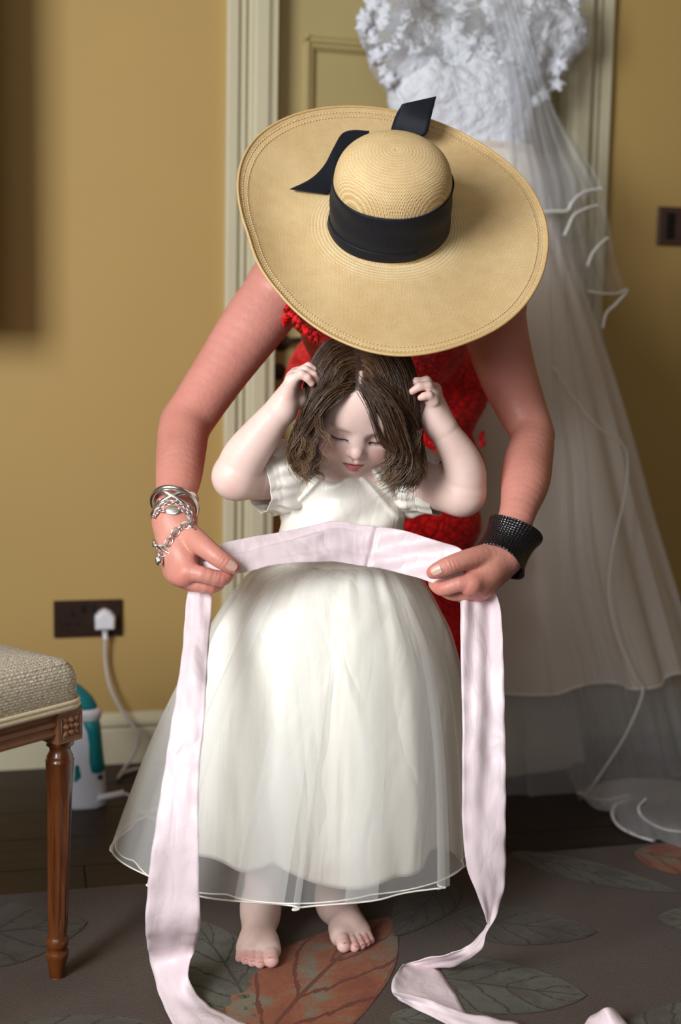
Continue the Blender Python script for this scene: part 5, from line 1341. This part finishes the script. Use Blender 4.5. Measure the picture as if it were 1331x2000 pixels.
# ------------------------------------------------------------------ jewellery
M_silver = NT('brushed_silver'); M_silver.set(Roughness=.26, Metallic=1.); M_silver.b.inputs['Base Color'].default_value = (.78, .77, .75, 1); M_silver = M_silver.m
def ellipse(c, ax, bx_, n=72): th = np.linspace(0, 2*PI, n, endpoint=False); return c+np.cos(th)[:, None]*ax+np.sin(th)[:, None]*bx_
bc = P(340, 992, 1.925)
defs = [((341, 986), 45, 39, .12, 'outermost large silver bangle, highest of three on the left wrist'), ((342, 991), 47, 27, .55, 'silver bangle tilted down to the right on the left wrist'), ((341, 991), 47, 26, -.50, 'silver bangle tilted down to the left on the left wrist')]
wax = nrm(P(341, 1015, 1.905)-P(346, 960, 1.955))
for k, ((x, y_), a, b, tilt, lab) in enumerate(defs):
    c = P(x, y_, 1.925); m = 1.925/2500
    e1 = np.array([math.cos(tilt), 0, -math.sin(tilt)])*a*m
    e2 = np.array([math.sin(tilt)*b*m*.6, -.034, math.cos(tilt)*b*m])
    bob = empty('bangle', c, lab, 'bangle', 'three silver bangles on the left wrist')
    p_ = ellipse(c, e1, e2); v, f = tube(p_, .0037, 12, closed=True)
    ORG_ = ORG.pop(bob.name); bpy.data.objects.remove(bob)
    o = mk('bangle', v, f, M_silver); tag(o, lab, 'bangle', 'silver bangles on the left wrist')
def link_mesh(c, d, n_, L, w, r):              # oval ring: long axis d, normal n_
    d = nrm(d); n_ = nrm(np.asarray(n_)-d*np.dot(n_, d)); e = np.cross(n_, d); th = np.linspace(0, 2*PI, 20, endpoint=False)
    return tube(c+np.cos(th)[:, None]*d*L+np.sin(th)[:, None]*e*w, r, 7, closed=True)
def chain_links(path, step, L, w, r, outn, parent, name='chain_link'):
    s = np.concatenate([[0], np.cumsum(np.linalg.norm(np.diff(path, axis=0), axis=1))]); n = int(s[-1]/step)
    for i in range(n+1):
        q = np.array([np.interp(i*step, s, path[:, j]) for j in range(3)]); q2 = np.array([np.interp(i*step+.002, s, path[:, j]) for j in range(3)]); q1 = np.array([np.interp(max(0, i*step-.002), s, path[:, j]) for j in range(3)])
        o_ = outn(q); d = nrm(q2-q1); e = np.cross(o_, d); a = (.25 if i % 2 else 1.25)
        v, f = link_mesh(q+o_*r*.6, d, o_*math.cos(a)+e*math.sin(a), L, w, r); mk(name, v, f, M_silver, parent=parent)
# wrist chain with an oval tag
wc = P(341, 1012, 1.908)
br = empty('tag_bracelet', wc, 'silver chain bracelet with an oval tag between bangles and hand', 'bracelet')
e1 = nrm([1, 0, 0])*.0290; e2 = nrm(np.cross(wax, e1))*.0285
if e2[1] > 0: e2 = -e2
pth = ellipse(P(341, 1006, 1.912), e1+wax*.002, e2+[0, 0, .004], 120); pth = np.vstack([pth, pth[:1]])
outw = lambda q: nrm((q-P(341, 1010, 1.910))-wax*np.dot(q-P(341, 1010, 1.910), wax))
def onwrist(pp, off=.0016, n=40):
    q = catmull(np.array([surf_at(x, y, arm_l, off=off)[0] for x, y in pp]), n); return q
upr = onwrist([(304, 1006), (309, 994), (318, 986), (330, 982), (342, 981), (354, 984), (364, 990), (370, 1000), (373, 1012), (374, 1024)], n=70)
chain_links(upr, .0062, .0048, .0034, .00105, lambda q: nrm([0, -1, .35]), br)
pth = pth[(pth[:, 1] > 1.90)]; chain_links(pth, .0062, .0048, .0034, .00105, outw, br)
low = onwrist([(302, 1008), (312, 1000), (325, 997)], n=20); chain_links(low, .006, .0046, .0034, .0011, outw, br)
low = onwrist([(352, 996), (362, 1001), (369, 1011), (372, 1020)], n=24); chain_links(low, .006, .0046, .0034, .0011, outw, br)
tcn, tn = surf_at(338, 998, arm_l); tcn = tcn+tn*.0022; tn = nrm(tn+np.array([0, -.6, .2])); fr = frame_from(tn, (1, 0, .04))
th_ = np.linspace(0, 2*PI, 40, endpoint=False); V = []
for rr_, h in ((.02, .0009), (.9, .0009), (1., .0004), (1., -.0004), (.9, -.0009), (.02, -.0009)): V.append(tcn+fr[0]*(.0108*rr_)*np.cos(th_)[:, None]+fr[1]*(.0072*rr_)*np.sin(th_)[:, None]+fr[2]*h)
mk('oval_tag', np.array(V).reshape(-1, 3), [tuple(q) for q in gridf(6, 40, cv=True)]+[tuple(range(40))[::-1], tuple(range(200, 240))], M_silver, parent=br)
parts = []                                     # worn engraved strokes in darker grey on the tag
for k in range(9):
    a = tcn+fr[0]*(-.0052+.0013*k)+fr[1]*.0002+fr[2]*.00095; parts.append(tube([a, a+fr[1]*(.0016 if k % 3 else .001)+fr[0]*.0003], .00016, 4))
v, f = merge(*parts); mk('engraving', v, f, plain('engraved_grey', (120, 118, 114), .5, .8), parent=br)
# toggle chain
tb = empty('toggle_bracelet', P(345, 1050, 1.87), 'heavy silver link bracelet with toggle bar and charm on the left hand', 'bracelet')
pth = onwrist([(372, 1029), (364, 1026), (355, 1031), (345, 1038), (337, 1048), (330, 1059), (325, 1067)], .0026, 60); tv = surf_at(318, 1076, arm_l)[0][1]-1.848-.004
outb = lambda q: nrm([-.1, -1, .1])
chain_links(pth, .0088, .0068, .0052, .0015, outb, tb)
pb = catmull([P(376, 1030, 1.888), P(380, 1036, 1.91), P(360, 1048, 1.94), P(325, 1056, 1.935), P(304, 1058, 1.905), P(306, 1066, 1.875)], 60)
chain_links(pb, .0088, .0062, .0046, .0014, lambda q: nrm(q-P(342, 1045, 1.90)), tb)
v, f = link_mesh(P(317, 1076, 1.848+tv), [.6, 0, -.6], [-.1, -1, .1], .0085, .0085, .0017); mk('toggle_ring', v, f, M_silver, parent=tb)
v, f = tube([P(306, 1066, 1.843+tv), P(318, 1074, 1.840+tv), P(329, 1080, 1.843+tv)], [.0018, .0021, .0018], 10); mk('toggle_bar', v, f, M_silver, parent=tb)
v, f = link_mesh(P(314, 1086, 1.848+tv), [.2, 0, -1], [1, -.4, 0], .0052, .0038, .0013); mk('charm_ring', v, f, M_silver, parent=tb)
v, f = surfnet([ball(P(311, 1096, 1.850+tv), .0062, .003), cone(P(309, 1093, 1.848+tv), P(306, 1090, 1.848+tv), .003, .002, .002), cone(P(314, 1093, 1.848+tv), P(317, 1091, 1.848+tv), .003, .002, .002), cut(ball(P(311, 1099, 1.842+tv), .0022, .001))], .0009); mk('charm', v, f, M_silver, parent=tb)
# black cuff on the other wrist
ca, cb_ = P(1006, 1038, 1.917), P(973, 1099, 1.880); cax = nrm(cb_-ca); fr = frame_from(cax, (1, 0, .2)); Lc = np.linalg.norm(cb_-ca)
M_cuff = NT('black_lacquered_scale'); M_cuff.set(Roughness=.22); M_cuff.b.inputs['Base Color'].default_value = (.004, .004, .006, 1); M_cuff.b.inputs['Specular IOR Level'].default_value = .6
vo = M_cuff.n('ShaderNodeTexVoronoi', feature='F1'); vo.inputs['Scale'].default_value = 1.; vo.inputs['Randomness'].default_value = .25
M_cuff.l(M_cuff.coord('UV', (230, 230, 1)), vo.inputs['Vector']); M_cuff.bump(vo.outputs['Distance'], .9, .0022).invert = True; M_cuff = M_cuff.m
ns, na = 30, 130; gap = math.atan2(*( (lambda g: (g@fr[1], g@fr[0]))(nrm([-.55, .75, -.2])) ))
th_ = np.linspace(gap+.30, gap+2*PI-.30, na); V = []; uv = []
for i in range(ns):
    s = i/(ns-1); rr_ = .0360+.0058*abs(2*s-1)**2.2
    cn = 1-.10*0
    V.append(ca+cax*Lc*s*1.0+rr_*(1.06*np.cos(th_)[:, None]*fr[0]+.92*np.sin(th_)[:, None]*fr[1])+cax*(.004*np.cos(2*th_))[:, None]*(2*s-1)); uv.append(np.stack([th_*.033, np.full(na, s*Lc)], 1))
cf = mk('cuff_bracelet', np.array(V).reshape(-1, 3), gridf(ns, na), M_cuff, uv=np.array(uv).reshape(-1, 2)); solid(cf, .0022, 1.)
bev(cf, .0008, 2)
tag(cf, 'glossy black scale-textured cuff bracelet on the right wrist', 'bracelet')
# ------------------------------------------------------------------ wedding dress hanging on the door
M_tulle = sheer('white_tulle', (240, 242, 246), .30, .50); M_tulle2 = sheer('white_tulle_layered', (242, 232, 220), .82, .2, transl=.3)
M_veil = sheer('bridal_veil_net', (240, 242, 246), .13, .40)
M_wsat = satin('white_bridal_satin', (232, 232, 236), .45, .02, .4, .1, .25).m
def bridal_lace(name, cutout):
    t = NT(name); t.set(Roughness=.65); t.b.inputs['Specular IOR Level'].default_value = .2; t.b.inputs['Base Color'].default_value = srgb(232, 235, 242)
    co = t.coord('Object'); nn = t.n('ShaderNodeTexNoise'); nn.inputs['Scale'].default_value = 22; nn.inputs['Detail'].default_value = 3; t.l(co, nn.inputs['Vector'])
    mx = t.n('ShaderNodeMix', data_type='VECTOR'); mx.inputs[0].default_value = .08; t.l(co, mx.inputs[4]); t.l(nn.outputs['Color'], mx.inputs[5])
    v = t.n('ShaderNodeTexVoronoi', feature='F1'); v.inputs['Scale'].default_value = 34; t.l(mx.outputs[1], v.inputs['Vector'])
    v2 = t.n('ShaderNodeTexVoronoi', feature='F1'); v2.inputs['Scale'].default_value = 120; t.l(mx.outputs[1], v2.inputs['Vector'])
    n = t.noise(co, 15, 4, .6, .6)
    h = t.math('SUBTRACT', 1., t.math('ADD', t.math('MULTIPLY', v.outputs['Distance'], .7), t.math('MULTIPLY', v2.outputs['Distance'], .45)))
    t.bump(h, 1., .006)
    if cutout:
        m = t.math('GREATER_THAN', t.math('ADD', t.math('MULTIPLY', h, .55), t.math('MULTIPLY', n, 1.0)), .74)
        f = t.math('MAXIMUM', t.math('MULTIPLY', m, .95), .32)
        tr = t.n('ShaderNodeBsdfTransparent'); m2 = t.n('ShaderNodeMixShader'); t.l(f, m2.inputs[0]); t.l(tr.outputs[0], m2.inputs[1]); t.l(t.b.outputs[0], m2.inputs[2]); t.l(m2.outputs[0], t.out.inputs['Surface'])
    return t.m
M_lc, M_lo = bridal_lace('bridal_lace_on_net', True), bridal_lace('bridal_lace_lined', False)
DV = 2.90
D = lambda x, y, dv=0.: P(x, y, 2.89/(.970-.242*(x-665.5)/2500)-.125+dv)
TL = math.tan(YAW)
WD = empty('wedding_dress', D(1000, 1500, .0)*[1, 1, 0], 'white lace wedding dress with tulle skirt hanging on the door', 'dress')
# lined corset
cp_ = [ell(D(875, 200), (.125, .060, .115), k=.03), ell(D(832, 172, -.025), (.062, .046, .066), k=.07), ell(D(945, 178, -.025), (.062, .046, .066), k=.07), ell(D(912, 265), (.108, .055, .11), k=.05), ell(D(975, 215), (.075, .05, .10), k=.05), ell(D(955, 320), (.088, .055, .06), k=.05), cut(ball(D(888, 95, -.05), .034, .03))]
v, f = surfnet(cp_, .005, disp=lambda X: (-.0018*np.sin(X[:, 0]*150+2*np.sin(X[:, 2]*90))*np.sin(X[:, 2]*140)).astype(np.float32)); mk('corset', v, f, M_lo, parent=WD)
# sheer lace yoke and cap sleeves
yk = [cone(D(790, 110), D(770, -40), .075, .060, .05), cone(D(1000, 120), D(1045, -40), .080, .062, .05), cone(D(775, 30), D(735, 50), .055, .036, .04), cone(D(750, 60), D(768, 150), .036, .022, .04), cone(D(1050, 40), D(1108, 70), .060, .050, .04), cone(D(1090, 60), D(1070, 150), .046, .030, .04), ell(D(880, 105, .01), (.145, .068, .09), k=.04), ell(D(880, 20, .01), (.15, .05, .10), k=.05),
      cut(ball(D(880, -60, -.05), .095, .02)), cut(ell(D(880, 330), (.4, .4, .15), k=.02))]
v, f = surfnet(yk, .005, disp=lambda X: (-.003*np.sin(X[:, 0]*120+2*np.sin(X[:, 2]*70))*np.sin(X[:, 2]*110)).astype(np.float32)); mk('lace_yoke', v, f, M_lc, parent=WD)
# appliqué flowers along the sleeve edges
parts = []
for ctr in [(712, 30), (708, 48), (722, 62), (738, 82), (742, 112), (748, 132), (1120, 22), (1126, 48), (1122, 72), (1104, 88), (1098, 122), (1090, 140), (1080, 160), (1062, 178), (760, 160), (1045, 195), (728, 10), (1118, 0)]:
    c = D(ctr[0]+rng.normal()*4, ctr[1]+rng.normal()*4, -.045); th_ = np.linspace(0, 2*PI, 30, endpoint=False); a = rng.uniform(0, 6)
    r_ = rng.uniform(.010, .019)*(1+.22*np.cos(5*th_+a)+.12*np.cos(9*th_)); fr = frame_from([rng.normal()*.2, -1, rng.normal()*.2], (1, 0, 0)); ring = c+r_[:, None]*(np.cos(th_)[:, None]*fr[0]+np.sin(th_)[:, None]*fr[1])
    o = mk('lace_flower', np.vstack([ring, c+fr[2]*.004]), [(i, (i+1) % 30, 30) for i in range(30)], M_lo, parent=WD); solid(o, .0015)
# skirts
def pl_w(k, ph, amp, fold=.05):
    def g(th, s):
        e = np.clip(s*1.5, .15, 1); return amp*e*np.sin(k*th+ph+.7*np.sin(2*th)+s)+amp*.6*e*np.sin((k*1.7//1)*th+2*ph), fold*np.sin(k*th+ph+1.3)*e
    return g
SW = [(285, 880, 1040, DV, .42), (330, 862, 1055, DV, .46), (450, 830, 1085, DV-.01, .34), (620, 800, 1135, DV-.02, .34), (800, 770, 1170, DV-.03, .34), (1000, 740, 1200, DV-.03, .34), (1180, 720, 1215, DV-.03, .34), (1312, 705, 1228, DV-.03, .34)]
M_wl = satin('white_skirt_lining', (240, 230, 218), .5, .01, .3, .1, .15).m
o, Va = skirt(SW, 220, 50, pl_w(11, .4, .045), lambda th: 1+.0*th, 'skirt_lining', M_wl, WD, tilt=TL*.9)
SW2 = [(280, 876, 1044, DV, .45), (330, 858, 1062, DV, .34), (450, 826, 1100, DV-.02, .36), (620, 790, 1165, DV-.03, .36), (800, 760, 1222, DV-.04, .36), (1000, 730, 1275, DV-.05, .36), (1180, 705, 1330, DV-.05, .36), (1322, 690, 1375, DV-.05, .36)]
o, Vb2 = skirt(SW2, 240, 50, pl_w(13, 1.2, .04, .06), lambda th: 1+.012*np.sin(9*th), 'tulle_skirt', M_tulle2, WD, tilt=TL*.9)
v, f = tube(Vb2[-1], .0018, 6, closed=True); mk('hem_edge', v, f, M_edge, parent=WD)
SW3 = [(1200, 730, 1290, DV-.02, .34), (1330, 715, 1340, DV-.04, .34), (1450, 700, 1375, DV-.06, .36), (1548, 690, 1410, DV-.08, .36)]
o, Vc = skirt(SW3, 240, 30, pl_w(15, 2.2, .04, .07), lambda th: 1+.02*np.sin(7*th), 'tulle_underlayer', M_tulle, WD, tilt=TL*.9)
v, f = tube(Vc[-1], .0016, 6, closed=True); mk('hem_edge', v, f, M_edge, parent=WD)
SW4 = [(1180, 800, 1120, DV+.0, .4), (1330, 780, 1120, DV, .42), (1440, 760, 1130, DV-.02, .45), (1520, 745, 1140, DV-.03, .34)]
o, Vd = skirt(SW4, 200, 30, pl_w(9, .2, .05, .05), lambda th: 1+.02*np.sin(7*th), 'petticoat', M_tulle2, WD, tilt=TL*.9)
# hanger and hook at the top of the door
hk = D(905, -150, .0)
HG = empty('coat_hanger', hk, 'wooden hanger on a hook at the door top carrying the wedding dress', 'hanger')
v, f = tube(catmull([D(770, -25), D(840, -70), D(905, -95), D(970, -70), D(1045, -25)], 30), .009, 10); mk('hanger_bar', v, f, M_wood, parent=HG)
top = Pw(905, -180, DY)[2]; v, f = tube(catmull([D(905, -95), D(905, -150), D(916, -168), D(922, -150)], 24), .002, 8); mk('hanger_hook', v, f, M_silver, parent=HG)
# veil: gathered net falling over the right side, its edge bound in satin ribbon
def onfloor(V):                                # cloth lies on the boards or on the rug, never in them
    sh = V.shape; V = V.reshape(-1, 3); V[:, 2] = np.maximum(V[:, 2], np.where(vw(V)[:, 1] < RY+.012, .0165, .003)); return V.reshape(sh)
def sheet(rows, n, nu, name, mat, parent, wob=.004, seed=0):
    """rows of points across; smooth sheet through them"""
    R_ = np.array([[catmull(np.array(r), nu)] for r in rows])[:, 0]
    V = np.stack([catmull(R_[:, j], n) for j in range(nu)], 1)
    s = np.linspace(0, 1, n)[:, None]; u = np.linspace(0, 1, nu)[None]
    V[..., 1] += wob*(np.sin(u*38+3*s+seed)+.6*np.sin(u*71+seed*2-4*s))*np.clip(s*3+.2, 0, 1)
    V = onfloor(V); return mk(name, V.reshape(-1, 3), gridf(n, nu), mat, parent=parent), V
VL = empty('veil', D(1150, 1600, -.1)*[1, 1, 0], 'long sheer veil with satin ribbon edges falling over the dress onto the boards', 'veil')
vrows = [[D(940, -40, -.09), D(975, -40, -.10), D(1010, -30, -.09)], [D(985, 150, -.09), D(1030, 150, -.10), D(1072, 185, -.08)], [D(985, 280, -.09), D(1060, 280, -.11), D(1128, 280, -.08)], [D(985, 340, -.09), D(1080, 350, -.12), D(1168, 345, -.09)], [D(985, 412, -.09), D(1085, 412, -.13), D(1174, 372, -.09)]]
o, _ = sheet(vrows, 60, 60, 'veil_top_tier', M_tulle, VL, .006)
vrows = [[D(1000, 330, -.07), D(1070, 330, -.08), D(1120, 300, -.07)], [D(1010, 420, -.08), D(1100, 420, -.10), D(1180, 400, -.07)], [D(1030, 500, -.08), D(1120, 500, -.11), D(1200, 500, -.08)], [D(1060, 560, -.08), D(1150, 572, -.12), D(1226, 572, -.09)]]
sheet(vrows, 50, 50, 'veil_second_tier', M_veil, VL, .006, 2)
vrows = [[D(1010, 300, -.06), D(1080, 300, -.07), D(1110, 290, -.06)], [D(1000, 620, -.12), D(1090, 620, -.15), D(1178, 620, -.08)], [D(1010, 870, -.16), D(1120, 880, -.20), D(1226, 880, -.12)], [D(1020, 1100, -.20), D(1140, 1120, -.24), D(1290, 1120, -.14)], [D(1060, 1300, -.22), D(1190, 1320, -.28), D(1345, 1330, -.16)], [D(1100, 1480, -.25), D(1230, 1500, -.30), D(1390, 1500, -.2)], [Pz(1130, 1560, .01), Pz(1210, 1570, .03), Pz(1420, 1560, .01)]]
sheet(vrows, 110, 80, 'veil_long_fall', M_veil, VL, .010, 1)
vrows = [[Pz(1128, 1545, .012), Pz(1240, 1520, .05), Pz(1480, 1540, .012)], [Pz(1160, 1575, .02), Pz(1260, 1560, .045), Pz(1480, 1590, .02)], [Pz(1197, 1585, .012), Pz(1270, 1600, .04), Pz(1480, 1640, .02)], [Pz(1212, 1618, .006), Pz(1280, 1640, .02), Pz(1480, 1685, .006)]]
sheet(vrows, 50, 60, 'veil_train', M_tulle, VL, .008, 3)
M_srib = satin('white_satin_ribbon', (240, 238, 234), .35, .01, .6, .1, .05).m
def edge(pts, w=.0058, n=60):
    p_ = catmull(pts, n); v, f = tube(p_, w, 10, flat=.6); mk('ribbon_edge', onfloor(v), f, M_srib, parent=VL)
edge([D(1045, 415, -.13), D(1075, 413, -.135), D(1108, 411, -.14), D(1118, 395, -.14), D(1140, 376, -.13), D(1173, 369, -.12)])
edge([D(1103, 460, -.14), D(1112, 440, -.145), D(1122, 420, -.145), D(1145, 408, -.14), D(1166, 402, -.13)])
edge([D(1148, 520, -.14), D(1158, 495, -.14), D(1172, 478, -.14), D(1186, 466, -.13)])
edge([D(1148, 568, -.13), D(1175, 573, -.14), D(1205, 573, -.14), D(1226, 566, -.13), D(1205, 592, -.13), D(1185, 612, -.12), D(1178, 640, -.12)], .0035)
edge([D(1080, 710, -.22), D(1110, 760, -.23), D(1165, 830, -.22), D(1212, 862, -.20), D(1226, 895, -.2), D(1222, 960, -.21), D(1196, 1080, -.25), D(1190, 1160, -.27), D(1205, 1240, -.28), D(1240, 1320, -.28), D(1256, 1350, -.28), D(1230, 1420, -.3), D(1195, 1480, -.31), D(1140, 1560, -.33)], .0030, 140)
edge([Pz(1128, 1548, .014), Pz(1180, 1562, .014), Pz(1230, 1552, .03)], .003)
edge([Pz(1230, 1560, .02), Pz(1203, 1572, .015), Pz(1197, 1592, .010), Pz(1212, 1615, .008), Pz(1250, 1634, .008), Pz(1300, 1648, .008), Pz(1360, 1668, .008), Pz(1440, 1700, .017)], .0036, 90)
edge([Pz(1262, 1560, .05), Pz(1248, 1578, .045), Pz(1260, 1600, .035), Pz(1300, 1620, .03), Pz(1350, 1625, .03)], .0026)
